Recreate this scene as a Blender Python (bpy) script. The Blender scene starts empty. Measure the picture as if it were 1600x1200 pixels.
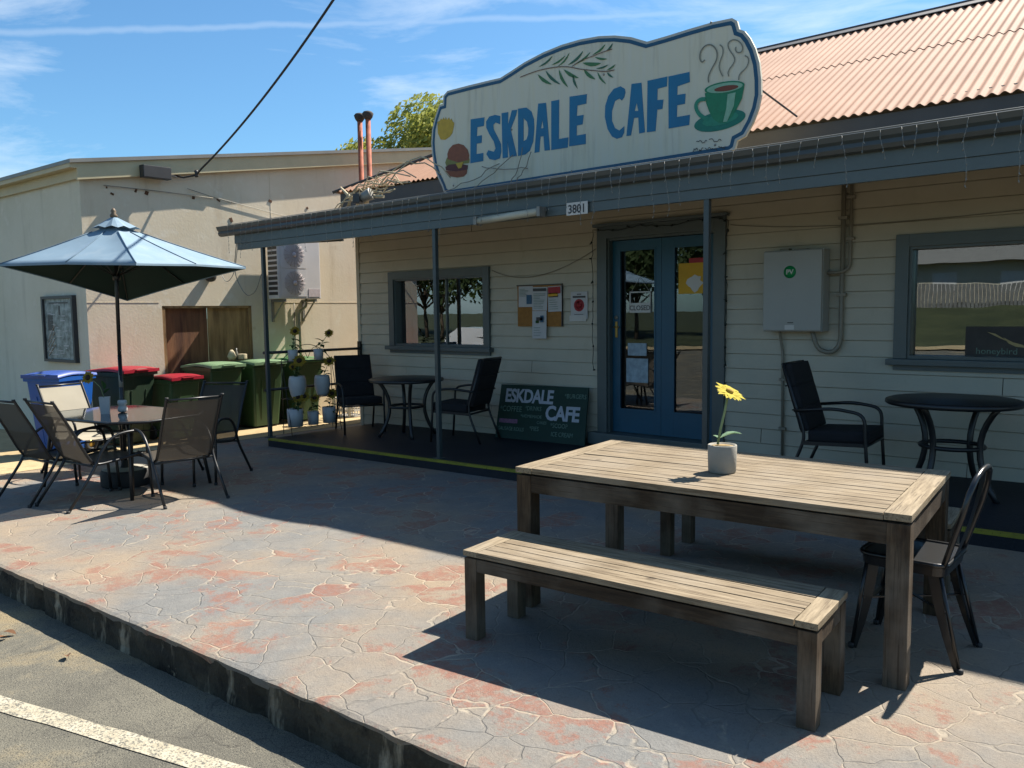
import bpy, bmesh, math, random
from mathutils import Vector, Matrix, Euler
random.seed(7)
PI = math.pi
sc = bpy.context.scene
# ---------------------------------------------------------------- camera
cam_d = bpy.data.cameras.new("camera"); cam = bpy.data.objects.new("camera", cam_d)
sc.collection.objects.link(cam); sc.camera = cam
YAW, PITCH, ROLL = 0.7039, -0.0889, -0.0129
fw = Vector((-math.sin(YAW)*math.cos(PITCH), math.cos(YAW)*math.cos(PITCH), math.sin(PITCH)))
r0 = Vector((math.cos(YAW), math.sin(YAW), 0)); u0 = r0.cross(fw)
rr = math.cos(ROLL)*r0 + math.sin(ROLL)*u0; uu = -math.sin(ROLL)*r0 + math.cos(ROLL)*u0
m = Matrix((( rr.x, uu.x, -fw.x, 5.2092), (rr.y, uu.y, -fw.y, -7.6933), (rr.z, uu.z, -fw.z, 1.4225), (0, 0, 0, 1)))
cam.matrix_world = m
cam_d.sensor_width = 36.0; cam_d.lens = 36.0*1262.9/1600.0; cam_d.clip_start = .05; cam_d.clip_end = 3000
# ---------------------------------------------------------------- light
SUN = Vector((0.19, 0.76, 1.0)).normalized()
elev = math.asin(SUN.z); az = math.atan2(SUN.x, SUN.y)
sd = bpy.data.lights.new("sun", 'SUN'); sd.energy = 5.0; sd.angle = math.radians(.53); sd.color = (1, .93, .83)
so = bpy.data.objects.new("sun", sd); sc.collection.objects.link(so)
so.rotation_euler = SUN.to_track_quat('Z', 'Y').to_euler(); so.location = (0, 20, 30)
w = bpy.data.worlds.new("World"); sc.world = w; w.use_nodes = True
nt = w.node_tree; N = nt.nodes; LK = nt.links
bg = N['Background']
sky = N.new('ShaderNodeTexSky'); sky.sky_type = 'NISHITA'; sky.sun_disc = False
sky.sun_elevation = elev; sky.sun_rotation = az; sky.air_density = 1.0; sky.dust_density = .6; sky.ozone_density = 2.0
tc = N.new('ShaderNodeTexCoord')
def wn(t, **k):
    n = N.new(t)
    for a, b in k.items(): setattr(n, a, b)
    return n
mp = wn('ShaderNodeMapping'); mp.inputs['Scale'].default_value = (1.1, 2.2, 7.0); mp.inputs['Location'].default_value = (.9, .35, .85)
LK.new(tc.outputs['Generated'], mp.inputs['Vector'])
nz = wn('ShaderNodeTexNoise'); nz.inputs['Scale'].default_value = 1.6; nz.inputs['Detail'].default_value = 8; nz.inputs['Roughness'].default_value = .62; nz.inputs['Distortion'].default_value = .5
LK.new(mp.outputs[0], nz.inputs['Vector'])
cr = wn('ShaderNodeValToRGB'); cr.color_ramp.elements[0].position = .50; cr.color_ramp.elements[1].position = .82
cr.color_ramp.elements[1].color = (.8, .8, .8, 1)
LK.new(nz.outputs['Fac'], cr.inputs['Fac'])
# vapour trail: a great circle band, broken up by noise
vt = wn('ShaderNodeVectorMath', operation='DOT_PRODUCT'); vt.inputs[1].default_value = (-.202, .26, -.944)
TRAIL = vt
LK.new(tc.outputs['Generated'], vt.inputs[0])
nz2 = wn('ShaderNodeTexNoise'); nz2.inputs['Scale'].default_value = 22; nz2.inputs['Detail'].default_value = 5
LK.new(tc.outputs['Generated'], nz2.inputs['Vector'])
ad = wn('ShaderNodeMath', operation='MULTIPLY_ADD'); ad.inputs[1].default_value = .010; LK.new(nz2.outputs['Fac'], ad.inputs[0]); LK.new(vt.outputs['Value'], ad.inputs[2])
sb = wn('ShaderNodeMath', operation='SUBTRACT'); sb.inputs[1].default_value = .005; LK.new(ad.outputs[0], sb.inputs[0])
ab = wn('ShaderNodeMath', operation='ABSOLUTE'); LK.new(sb.outputs[0], ab.inputs[0])
mr = wn('ShaderNodeMapRange'); mr.inputs['From Min'].default_value = .001; mr.inputs['From Max'].default_value = .0045; mr.inputs['To Min'].default_value = .16; mr.inputs['To Max'].default_value = 0
LK.new(ab.outputs[0], mr.inputs['Value'])
mx = wn('ShaderNodeMath', operation='MAXIMUM'); LK.new(mr.outputs[0], mx.inputs[0]); LK.new(cr.outputs['Color'], mx.inputs[1])
tint = wn('ShaderNodeMixRGB', blend_type='MULTIPLY'); tint.inputs['Fac'].default_value = 1; tint.inputs['Color2'].default_value = (.80, 1.22, 1.42, 1)
LK.new(sky.outputs[0], tint.inputs['Color1'])
mixc = wn('ShaderNodeMixRGB'); mixc.inputs['Color2'].default_value = (9, 9.9, 10.6, 1)
LK.new(mx.outputs[0], mixc.inputs['Fac']); LK.new(tint.outputs[0], mixc.inputs['Color1']); LK.new(mixc.outputs[0], bg.inputs['Color'])
bg.inputs['Strength'].default_value = .05
sc.view_settings.view_transform = 'Standard'; sc.view_settings.look = 'None'; sc.view_settings.exposure = 1.25; sc.view_settings.gamma = 1
sc.render.engine = 'CYCLES'; sc.cycles.max_bounces = 8; sc.cycles.transparent_max_bounces = 12
sc.cycles.sample_clamp_indirect = 6; sc.cycles.caustics_reflective = False; sc.cycles.caustics_refractive = False

# ---------------------------------------------------------------- helpers
def lin(c):
    return tuple(.68*((v/255.)/12.92 if v/255. <= .04045 else ((v/255.+.055)/1.055)**2.4) for v in c)
MATS = {}
def mat(name, col, rough=.6, var=.15, scale=8., metal=0., bump=0., bscale=60., spec=.5, col2=None, stretch=None, coat=0., dirt=0.):
    """principled material whose colour wanders between two tones through noise; optional bump"""
    m = bpy.data.materials.new(name); m.use_nodes = True; t = m.node_tree; b = t.nodes['Principled BSDF']
    co = t.nodes.new('ShaderNodeTexCoord'); mpp = t.nodes.new('ShaderNodeMapping')
    if stretch: mpp.inputs['Scale'].default_value = stretch
    t.links.new(co.outputs['Object'], mpp.inputs['Vector'])
    n1 = t.nodes.new('ShaderNodeTexNoise'); n1.inputs['Scale'].default_value = scale; n1.inputs['Detail'].default_value = 6; n1.inputs['Roughness'].default_value = .6
    t.links.new(mpp.outputs[0], n1.inputs['Vector'])
    rp = t.nodes.new('ShaderNodeValToRGB'); rp.color_ramp.elements[0].position = .3; rp.color_ramp.elements[1].position = .7
    c1 = tuple(max(0, v*(1-var)) for v in col); c2 = tuple(min(1, v*(1+var)) for v in (col2 or col))
    rp.color_ramp.elements[0].color = (*c1, 1); rp.color_ramp.elements[1].color = (*c2, 1)
    t.links.new(n1.outputs['Fac'], rp.inputs['Fac']); t.links.new(rp.outputs['Color'], b.inputs['Base Color'])
    b.inputs['Roughness'].default_value = rough; b.inputs['Metallic'].default_value = metal; b.inputs['Specular IOR Level'].default_value = spec
    b.inputs['Coat Weight'].default_value = coat
    if bump:
        n2 = t.nodes.new('ShaderNodeTexNoise'); n2.inputs['Scale'].default_value = bscale; n2.inputs['Detail'].default_value = 5
        t.links.new(mpp.outputs[0], n2.inputs['Vector'])
        bp = t.nodes.new('ShaderNodeBump'); bp.inputs['Strength'].default_value = bump; bp.inputs['Distance'].default_value = .01
        t.links.new(n2.outputs['Fac'], bp.inputs['Height']); t.links.new(bp.outputs[0], b.inputs['Normal'])
    return m
def N2(m, t, **k):
    n = m.node_tree.nodes.new(t)
    for a, b in k.items(): setattr(n, a, b)
    return n
class MB:
    def __init__(s): s.bm = bmesh.new()
    def box(s, c, size, rot=None, bev=0., taper=None):
        vs = []
        M = Matrix.Translation(Vector(c)) @ (rot.to_4x4() if rot is not None else Matrix())
        for i in (-1, 1):
            for j in (-1, 1):
                for k in (-1, 1):
                    f = taper if (taper and k < 0) else 1
                    vs.append(s.bm.verts.new(M @ Vector((i*size[0]/2*f, j*size[1]/2*f, k*size[2]/2))))
        fs = [s.bm.faces.new([vs[q] for q in f]) for f in ((0,1,3,2),(4,6,7,5),(0,4,5,1),(2,3,7,6),(0,2,6,4),(1,5,7,3))]
        if bev:
            es = list({e for f in fs for e in f.edges})
            bmesh.ops.bevel(s.bm, geom=es, offset=bev, segments=2, affect='EDGES', profile=.7)
        return s
    def bx(s, x0, x1, y0, y1, z0, z1, bev=0.):
        return s.box(((x0+x1)/2, (y0+y1)/2, (z0+z1)/2), (abs(x1-x0), abs(y1-y0), abs(z1-z0)), None, bev)
    def bar(s, a, b, wx, wy, bev=0., up=Vector((0, 0, 1))):
        a, b = Vector(a), Vector(b); d = b-a; L = d.length; z = d.normalized()
        x = z.cross(up) if abs(z.dot(up)) < .98 else z.cross(Vector((0, 1, 0)))
        x.normalize(); y = z.cross(x)
        return s.box((a+b)/2, (wx, wy, L), Matrix((x, y, z)).transposed(), bev)
    def tube(s, pts, r, n=10, caps=True, flat=1.):
        pts = [Vector(p) for p in pts]; rings = []; prev = None
        for i, p in enumerate(pts):
            d = (pts[min(i+1, len(pts)-1)] - pts[max(i-1, 0)]).normalized()
            if prev is None:
                x = d.cross(Vector((0, 0, 1)))
                if x.length < .05: x = d.cross(Vector((0, 1, 0)))
            else: x = prev - d*prev.dot(d)
            x.normalize(); prev = x; y = d.cross(x); R = r[i] if isinstance(r, (list, tuple)) else r
            rings.append([s.bm.verts.new(p + x*math.cos(2*PI*k/n)*R + y*math.sin(2*PI*k/n)*R*flat) for k in range(n)])
        for a, b in zip(rings, rings[1:]):
            for k in range(n):
                f = s.bm.faces.new((a[k], a[(k+1) % n], b[(k+1) % n], b[k])); f.smooth = True
        if caps:
            s.bm.faces.new(rings[0][::-1]); s.bm.faces.new(rings[-1])
        return s
    def lathe(s, prof, c=(0, 0, 0), n=24, smooth=True, M=None):
        rings = []; c = Vector(c)
        for (R, z) in prof:
            rings.append([s.bm.verts.new((M @ Vector((R*math.cos(2*PI*k/n), R*math.sin(2*PI*k/n), z)) if M else Vector((R*math.cos(2*PI*k/n), R*math.sin(2*PI*k/n), z))) + c) for k in range(n)])
        for a, b in zip(rings, rings[1:]):
            for k in range(n):
                f = s.bm.faces.new((a[k], a[(k+1) % n], b[(k+1) % n], b[k])); f.smooth = smooth
        if prof[0][0] > 1e-5: s.bm.faces.new(rings[0][::-1])
        if prof[-1][0] > 1e-5: s.bm.faces.new(rings[-1])
        return s
    def poly(s, pts, d, holes=None):
        """closed outline pts (3D) pushed along vector d"""
        d = Vector(d)
        loops = [[Vector(p) for p in pts]] + ([[Vector(p) for p in h] for h in holes] if holes else [])
        if not holes:
            a = [s.bm.verts.new(p) for p in loops[0]]; b = [s.bm.verts.new(p+d) for p in loops[0]]
            s.bm.faces.new(a); s.bm.faces.new(b[::-1])
            for i in range(len(a)): s.bm.faces.new((a[i], b[i], b[(i+1) % len(a)], a[(i+1) % len(a)]))
            return s
        for off in (Vector((0, 0, 0)), d):
            es = []
            for lp in loops:
                vs = [s.bm.verts.new(p+off) for p in lp]
                es += [s.bm.edges.new((vs[i], vs[(i+1) % len(vs)])) for i in range(len(vs))]
            bmesh.ops.triangle_fill(s.bm, edges=es, use_beauty=True)
        for lp in loops:
            a = [s.bm.verts.new(p) for p in lp]; b = [s.bm.verts.new(p+d) for p in lp]
            for i in range(len(a)): s.bm.faces.new((a[i], b[i], b[(i+1) % len(a)], a[(i+1) % len(a)]))
        return s
    def quad(s, *p):
        s.bm.faces.new([s.bm.verts.new(Vector(q)) for q in p]); return s
    def build(s, name, material, parent=None, loc=None, smooth=False, tri=False):
        me = bpy.data.meshes.new(name)
        s.bm.normal_update()
        if tri: bmesh.ops.triangulate(s.bm, faces=[f for f in s.bm.faces if len(f.verts) > 4])
        bmesh.ops.recalc_face_normals(s.bm, faces=s.bm.faces)
        s.bm.to_mesh(me); s.bm.free()
        if smooth:
            for p in me.polygons: p.use_smooth = True
        o = bpy.data.objects.new(name, me); me.materials.append(material); sc.collection.objects.link(o)
        if parent is not None: o.parent = parent
        if loc is not None: o.location = loc
        return o
def tag(o, label, cat, group=None):
    o['label'] = label; o['category'] = cat
    if group: o['group'] = group
    return o
def thing(name, label, cat, loc=(0, 0, 0), rz=0., group=None):
    o = bpy.data.objects.new(name, None); sc.collection.objects.link(o); o.location = loc; o.rotation_euler = (0, 0, rz); o.empty_display_size = .1
    return tag(o, label, cat, group)
def struct(o): o['kind'] = 'structure'; return o
KIDS = {}
def dup(root, loc, rz, label):
    r = root.copy(); sc.collection.objects.link(r); r.location = loc; r.rotation_euler = (0, 0, rz); r['label'] = label
    for ch in [o for o in list(sc.collection.objects) if o.parent == root]:
        c = ch.copy(); sc.collection.objects.link(c); c.parent = r
        for g in [o for o in list(sc.collection.objects) if o.parent == ch]:
            d = g.copy(); sc.collection.objects.link(d); d.parent = c
    return r
def arc(p, c, q, n=5):
    """quadratic curve through control c"""
    p, c, q = Vector(p), Vector(c), Vector(q)
    return [(1-t)**2*p + 2*t*(1-t)*c + t*t*q for t in [i/n for i in range(n+1)]]
def rounded(pts, r=.05, n=4):
    pts = [Vector(p) for p in pts]; o = [pts[0]]
    for i in range(1, len(pts)-1):
        a, b, c = pts[i-1], pts[i], pts[i+1]
        ra = min(r, (a-b).length*.45); rc = min(r, (c-b).length*.45)
        o += arc(b+(a-b).normalized()*ra, b, b+(c-b).normalized()*rc, n)
    return o+[pts[-1]]
def text_mesh(name, body, size, material, parent, M, align='LEFT', depth=.0015, sx=1., bold=0., spacing=1.):
    cu = bpy.data.curves.new(name, 'FONT'); cu.body = body; cu.size = size; cu.align_x = align; cu.extrude = depth; cu.offset = bold; cu.space_character = spacing; cu.resolution_u = 3
    to = bpy.data.objects.new(name, cu); sc.collection.objects.link(to)
    dg = bpy.context.evaluated_depsgraph_get(); me = bpy.data.meshes.new_from_object(to.evaluated_get(dg))
    sc.collection.objects.unlink(to); bpy.data.objects.remove(to)
    me.transform(M @ Matrix.Diagonal((sx, 1, 1, 1))); me.name = name; me.materials.clear(); me.materials.append(material)
    o = bpy.data.objects.new(name, me); sc.collection.objects.link(o)
    if parent is not None: o.parent = parent
    return o
def face_y(x, y, z, tilt=0.):      # text plane facing -Y (towards the street)
    return Matrix.Translation((x, y, z)) @ Matrix.Rotation(tilt, 4, 'Z') @ Matrix.Rotation(PI/2, 4, 'X')
def gz(x): return -.20 + .018*x      # pavement level
def dz(x): return -.10 + .018*x      # veranda floor level
SL = .018
# ---- outlines of the painted sign (metres, sign plane)
SIGN_OUTLINE = [[-1.593,2.795],[-1.661,2.842],[-1.69,2.913],[-1.761,3.029],[-1.816,3.157],[-1.843,3.295],[-1.854,3.432],[-1.834,3.591],[-1.783,3.717],[-1.709,3.851],[-1.647,3.853],[-1.637,3.944],[-1.568,3.986],[-1.228,3.986],[-0.91,3.982],[-0.757,3.978],[-0.606,4.018],[-0.41,4.075],[-0.158,4.123],[0.084,4.148],[0.317,4.15],[0.541,4.132],[0.732,4.096],[0.916,4.04],[1.091,3.959],[1.294,3.964],[1.533,3.975],[1.763,3.981],[1.951,3.972],[1.997,3.938],[2.019,3.862],[2.067,3.836],[2.118,3.768],[2.168,3.669],[2.206,3.545],[2.224,3.405],[2.227,3.268],[2.203,3.155],[2.156,3.044],[2.087,2.935],[2.01,2.907],[1.993,2.844],[1.943,2.815]]
SIGN_LETTERS = [[[[-1.206,3.606],[-0.995,3.594],[-1.006,3.501],[-1.105,3.504],[-1.114,3.406],[-1.038,3.405],[-1.043,3.322],[-1.119,3.323],[-1.125,3.209],[-1.02,3.208],[-1.022,3.119],[-1.221,3.119]],None],[[[-0.76,3.571],[-0.836,3.595],[-0.92,3.591],[-0.971,3.544],[-0.969,3.477],[-0.924,3.397],[-0.859,3.308],[-0.835,3.232],[-0.861,3.199],[-0.944,3.228],[-0.975,3.189],[-0.929,3.128],[-0.846,3.105],[-0.775,3.117],[-0.752,3.184],[-0.755,3.269],[-0.808,3.361],[-0.859,3.442],[-0.865,3.491],[-0.83,3.512],[-0.765,3.482]],None],[[[-0.741,3.598],[-0.644,3.594],[-0.651,3.458],[-0.593,3.603],[-0.517,3.597],[-0.533,3.546],[-0.612,3.404],[-0.529,3.112],[-0.633,3.11],[-0.659,3.292],[-0.657,3.111],[-0.734,3.111]],None],[[[-0.505,3.606],[-0.389,3.599],[-0.32,3.546],[-0.286,3.459],[-0.284,3.354],[-0.301,3.229],[-0.349,3.141],[-0.411,3.109],[-0.513,3.107]],[[-0.429,3.494],[-0.383,3.451],[-0.364,3.378],[-0.37,3.309],[-0.393,3.265],[-0.433,3.253]]],[[[-0.228,3.612],[-0.123,3.603],[-0.077,3.11],[-0.148,3.114],[-0.161,3.266],[-0.202,3.267],[-0.219,3.112],[-0.285,3.109]],[[-0.193,3.352],[-0.174,3.436],[-0.16,3.349]]],[[[-0.054,3.607],[0.049,3.604],[0.042,3.208],[0.164,3.207],[0.156,3.105],[-0.059,3.108]],None],[[[0.182,3.611],[0.398,3.598],[0.391,3.506],[0.28,3.505],[0.272,3.404],[0.356,3.401],[0.344,3.309],[0.271,3.309],[0.268,3.209],[0.382,3.209],[0.382,3.109],[0.174,3.114]],None],[[[0.846,3.568],[0.853,3.532],[0.839,3.488],[0.811,3.464],[0.783,3.487],[0.733,3.472],[0.697,3.384],[0.697,3.289],[0.733,3.213],[0.782,3.182],[0.839,3.214],[0.839,3.156],[0.811,3.113],[0.754,3.106],[0.697,3.136],[0.646,3.214],[0.613,3.338],[0.618,3.444],[0.654,3.533],[0.719,3.591],[0.797,3.601]],None],[[[0.922,3.6],[1.032,3.591],[1.071,3.121],[1.008,3.119],[0.998,3.271],[0.95,3.275],[0.916,3.115],[0.864,3.117]],[[0.958,3.34],[0.98,3.412],[0.998,3.334]]],[[[1.099,3.596],[1.312,3.595],[1.307,3.506],[1.208,3.502],[1.206,3.399],[1.272,3.392],[1.259,3.308],[1.206,3.311],[1.187,3.115],[1.093,3.118]],None],[[[1.323,3.593],[1.54,3.592],[1.545,3.501],[1.419,3.486],[1.416,3.409],[1.502,3.405],[1.496,3.315],[1.416,3.315],[1.414,3.209],[1.547,3.208],[1.541,3.117],[1.327,3.117]],None]]
SIGN_ART = [["teal",1,[[2.087,3.124],[2.086,3.105],[2.074,3.086],[2.05,3.068],[2.015,3.052],[1.972,3.039],[1.923,3.029],[1.869,3.023],[1.813,3.021],[1.759,3.023],[1.708,3.03],[1.664,3.04],[1.629,3.055],[1.605,3.072],[1.593,3.09],[1.594,3.11],[1.608,3.13],[1.634,3.148],[1.671,3.164],[1.716,3.178],[1.767,3.187],[1.822,3.193],[1.878,3.194],[1.931,3.191],[1.98,3.183],[2.021,3.172],[2.054,3.158],[2.076,3.142]]],["teal2",2,[[2.021,3.131],[2.02,3.12],[2.01,3.109],[1.993,3.098],[1.968,3.089],[1.938,3.081],[1.903,3.074],[1.865,3.07],[1.826,3.069],[1.788,3.07],[1.754,3.074],[1.724,3.079],[1.7,3.087],[1.684,3.097],[1.677,3.108],[1.678,3.119],[1.688,3.131],[1.707,3.141],[1.732,3.151],[1.764,3.159],[1.8,3.165],[1.838,3.168],[1.877,3.17],[1.914,3.168],[1.947,3.165],[1.976,3.159],[1.999,3.151],[2.014,3.141]]],["green",3,[[1.697,3.375],[1.712,3.28],[1.743,3.2],[1.786,3.128],[1.834,3.091],[1.893,3.084],[1.963,3.121],[2.008,3.187],[2.053,3.264],[2.074,3.365],[1.913,3.352]]],["green",4,[[2.077,3.381],[2.075,3.37],[2.063,3.359],[2.043,3.35],[2.015,3.343],[1.98,3.338],[1.941,3.336],[1.899,3.336],[1.856,3.339],[1.815,3.344],[1.777,3.352],[1.744,3.361],[1.719,3.372],[1.702,3.384],[1.695,3.396],[1.698,3.408],[1.711,3.418],[1.732,3.427],[1.762,3.434],[1.798,3.439],[1.838,3.441],[1.88,3.44],[1.923,3.437],[1.963,3.432],[2.0,3.424],[2.031,3.415],[2.055,3.404],[2.071,3.392]]],["mint",5,[[2.061,3.379],[2.058,3.37],[2.047,3.362],[2.029,3.355],[2.003,3.35],[1.972,3.346],[1.937,3.344],[1.899,3.345],[1.861,3.347],[1.824,3.351],[1.79,3.358],[1.761,3.365],[1.739,3.374],[1.724,3.383],[1.718,3.393],[1.721,3.402],[1.732,3.41],[1.752,3.417],[1.778,3.423],[1.81,3.426],[1.846,3.428],[1.885,3.427],[1.923,3.424],[1.959,3.42],[1.992,3.414],[2.02,3.406],[2.041,3.397],[2.055,3.388]]],["coffee",6,[[2.021,3.373],[2.02,3.368],[2.012,3.363],[1.999,3.359],[1.982,3.356],[1.961,3.354],[1.937,3.353],[1.912,3.354],[1.886,3.355],[1.861,3.358],[1.838,3.362],[1.819,3.366],[1.804,3.371],[1.795,3.377],[1.791,3.382],[1.793,3.387],[1.8,3.392],[1.814,3.396],[1.832,3.399],[1.853,3.401],[1.877,3.402],[1.903,3.402],[1.929,3.4],[1.953,3.397],[1.975,3.393],[1.994,3.389],[2.008,3.384],[2.018,3.379]]],["mint",5,[[1.92,3.325],[1.995,3.327],[1.979,3.214],[1.916,3.088],[1.879,3.089],[1.909,3.204]]],["yellow",1,[[-1.741,3.659],[-1.694,3.671],[-1.682,3.692],[-1.657,3.672],[-1.638,3.698],[-1.615,3.665],[-1.601,3.697],[-1.58,3.659],[-1.546,3.683],[-1.533,3.646],[-1.507,3.664],[-1.493,3.629],[-1.465,3.609],[-1.477,3.561],[-1.5,3.495],[-1.543,3.463],[-1.617,3.439],[-1.691,3.452],[-1.736,3.53]]],["olive",1,[[-1.592,3.233],[-1.625,3.179],[-1.607,3.138],[-1.452,3.132],[-1.238,3.124],[-1.234,3.174]]],["bun",2,[[-1.581,3.212],[-1.585,3.271],[-1.556,3.324],[-1.491,3.362],[-1.401,3.365],[-1.321,3.336],[-1.261,3.278],[-1.236,3.212],[-1.246,3.16],[-1.415,3.153]]],["patty",3,[[-1.621,3.127],[-1.561,3.146],[-1.398,3.138],[-1.257,3.101],[-1.272,3.053],[-1.454,3.056],[-1.609,3.087]]],["yellow",4,[[-1.452,3.145],[-1.326,3.148],[-1.36,3.086],[-1.408,3.082]]],["bun",2,[[-1.618,3.084],[-1.454,3.056],[-1.272,3.053],[-1.28,3.01],[-1.33,2.984],[-1.438,2.984],[-1.565,3.014]]],["leafb",2,[[-0.214,3.987],[-0.166,3.988],[-0.113,3.998],[-0.071,4.02],[-0.044,4.045],[-0.032,4.059],[-0.05,4.052],[-0.084,4.035],[-0.128,4.015],[-0.176,4.0]]],["leafa",2,[[-0.047,3.972],[-0.002,3.97],[0.048,3.977],[0.09,3.995],[0.117,4.016],[0.13,4.029],[0.113,4.023],[0.079,4.009],[0.036,3.994],[-0.01,3.981]]],["leafa",2,[[0.036,3.941],[0.08,3.951],[0.125,3.97],[0.158,4.0],[0.177,4.03],[0.184,4.046],[0.171,4.035],[0.145,4.011],[0.11,3.983],[0.07,3.959]]],["leafb",2,[[0.165,3.929],[0.219,3.933],[0.275,3.949],[0.318,3.978],[0.344,4.01],[0.354,4.028],[0.336,4.018],[0.301,3.996],[0.255,3.97],[0.205,3.948]]],["leafa",2,[[0.247,3.92],[0.298,3.922],[0.354,3.933],[0.399,3.957],[0.429,3.984],[0.442,3.999],[0.424,3.99],[0.388,3.971],[0.34,3.95],[0.289,3.933]]],["leafa",2,[[0.468,3.966],[0.51,3.968],[0.555,3.978],[0.591,3.999],[0.613,4.023],[0.622,4.037],[0.608,4.03],[0.579,4.013],[0.541,3.995],[0.501,3.979]]],["leafb",2,[[0.631,3.967],[0.656,3.97],[0.681,3.979],[0.697,3.996],[0.705,4.015],[0.707,4.026],[0.698,4.021],[0.683,4.009],[0.664,3.994],[0.645,3.979]]],["leafa",2,[[0.494,3.94],[0.522,3.918],[0.558,3.899],[0.596,3.89],[0.627,3.89],[0.643,3.892],[0.629,3.898],[0.599,3.907],[0.562,3.919],[0.524,3.931]]],["leafa",2,[[-0.229,3.913],[-0.208,3.872],[-0.17,3.829],[-0.12,3.799],[-0.072,3.781],[-0.045,3.775],[-0.061,3.79],[-0.097,3.818],[-0.143,3.853],[-0.19,3.887]]],["leafb",2,[[-0.124,3.929],[-0.103,3.883],[-0.065,3.832],[-0.012,3.791],[0.039,3.765],[0.067,3.754],[0.049,3.772],[0.01,3.806],[-0.038,3.849],[-0.085,3.894]]],["leafa",2,[[0.05,3.909],[0.052,3.865],[0.067,3.811],[0.101,3.762],[0.14,3.725],[0.163,3.708],[0.153,3.728],[0.128,3.768],[0.099,3.818],[0.072,3.869]]],["leafa",2,[[0.11,3.897],[0.136,3.858],[0.176,3.818],[0.227,3.792],[0.274,3.779],[0.299,3.775],[0.282,3.789],[0.246,3.814],[0.198,3.845],[0.151,3.875]]],["leafb",2,[[0.228,3.824],[0.222,3.792],[0.227,3.753],[0.246,3.715],[0.27,3.686],[0.285,3.671],[0.28,3.686],[0.267,3.717],[0.252,3.755],[0.239,3.794]]],["leafa",2,[[0.345,3.914],[0.39,3.883],[0.447,3.859],[0.503,3.852],[0.548,3.858],[0.571,3.865],[0.549,3.873],[0.504,3.884],[0.448,3.897],[0.391,3.909]]],["leafa",2,[[0.362,3.848],[0.375,3.811],[0.401,3.774],[0.44,3.745],[0.479,3.729],[0.501,3.722],[0.49,3.737],[0.464,3.763],[0.43,3.794],[0.394,3.825]]],["leafb",2,[[0.511,3.825],[0.544,3.815],[0.583,3.81],[0.618,3.816],[0.644,3.827],[0.656,3.834],[0.641,3.834],[0.613,3.831],[0.577,3.828],[0.54,3.827]]],["leafa",2,[[0.528,3.787],[0.535,3.755],[0.553,3.718],[0.582,3.686],[0.612,3.664],[0.63,3.653],[0.62,3.667],[0.598,3.693],[0.572,3.726],[0.548,3.76]]],["leafa",2,[[0.639,3.786],[0.666,3.783],[0.696,3.786],[0.719,3.797],[0.733,3.812],[0.739,3.821],[0.729,3.818],[0.709,3.812],[0.684,3.803],[0.658,3.794]]],["leafb",2,[[0.639,3.765],[0.646,3.746],[0.66,3.725],[0.681,3.71],[0.702,3.702],[0.714,3.699],[0.708,3.707],[0.694,3.721],[0.676,3.738],[0.656,3.754]]]]
SIGN_LINES = [["stem",0.008,[[-0.466,3.928],[-0.287,3.946],[-0.152,3.949],[0.036,3.937],[0.183,3.908],[0.309,3.858],[0.493,3.808],[0.622,3.772],[0.731,3.768]]],["stem",0.007,[[0.219,3.904],[0.327,3.939],[0.468,3.952],[0.622,3.968],[0.706,3.971]]],["steam",0.012,[[1.735,3.46],[1.728,3.515],[1.769,3.582],[1.816,3.647],[1.815,3.721],[1.767,3.783],[1.707,3.796],[1.653,3.756],[1.642,3.693],[1.666,3.645],[1.696,3.666]]],["steam",0.01,[[1.871,3.487],[1.831,3.57],[1.846,3.63],[1.875,3.688],[1.868,3.742],[1.839,3.767]]],["steam",0.01,[[1.929,3.476],[1.917,3.521],[1.986,3.591],[1.98,3.634],[1.927,3.708],[1.914,3.764],[1.955,3.786],[2.012,3.768],[2.058,3.712],[2.053,3.661],[2.008,3.66],[1.984,3.696],[1.996,3.715]]],["steam",0.01,[[2.022,3.427],[2.027,3.478],[2.084,3.509],[2.114,3.555],[2.11,3.602],[2.076,3.625]]],["teal2",0.035,[[1.706,3.319],[1.651,3.329],[1.605,3.293],[1.621,3.225],[1.671,3.168],[1.732,3.139]]],["ink",0.006,[[1.617,2.955],[1.628,2.96],[1.638,2.95],[1.649,2.959],[1.659,2.962],[1.669,2.95],[1.68,2.932],[1.69,2.937],[1.701,2.938],[1.711,2.957],[1.721,2.946]]],["ink",0.006,[[1.745,2.957],[1.757,2.959],[1.77,2.96],[1.782,2.954],[1.794,2.928],[1.806,2.93],[1.818,2.929],[1.83,2.927],[1.841,2.946],[1.853,2.941],[1.865,2.928]]],["ink",0.006,[[1.581,2.877],[1.586,2.873],[1.591,2.872],[1.595,2.901],[1.6,2.883],[1.605,2.881],[1.61,2.887],[1.615,2.899],[1.62,2.889],[1.625,2.903],[1.63,2.874]]],["ink",0.006,[[1.643,2.858],[1.647,2.872],[1.651,2.882],[1.655,2.863],[1.66,2.877],[1.664,2.868],[1.668,2.872],[1.672,2.886],[1.677,2.891],[1.681,2.887],[1.685,2.895]]],["ink",0.006,[[1.704,2.886],[1.716,2.879],[1.728,2.861],[1.74,2.886],[1.752,2.885],[1.764,2.864],[1.776,2.875],[1.789,2.865],[1.8,2.866],[1.812,2.869],[1.825,2.845]]],["ink",0.006,[[1.836,2.882],[1.843,2.874],[1.849,2.88],[1.856,2.865],[1.862,2.876],[1.869,2.872],[1.876,2.858],[1.882,2.872],[1.888,2.863],[1.895,2.85],[1.901,2.877]]]]
# ---------------------------------------------------------------- materials
M = {}
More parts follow.
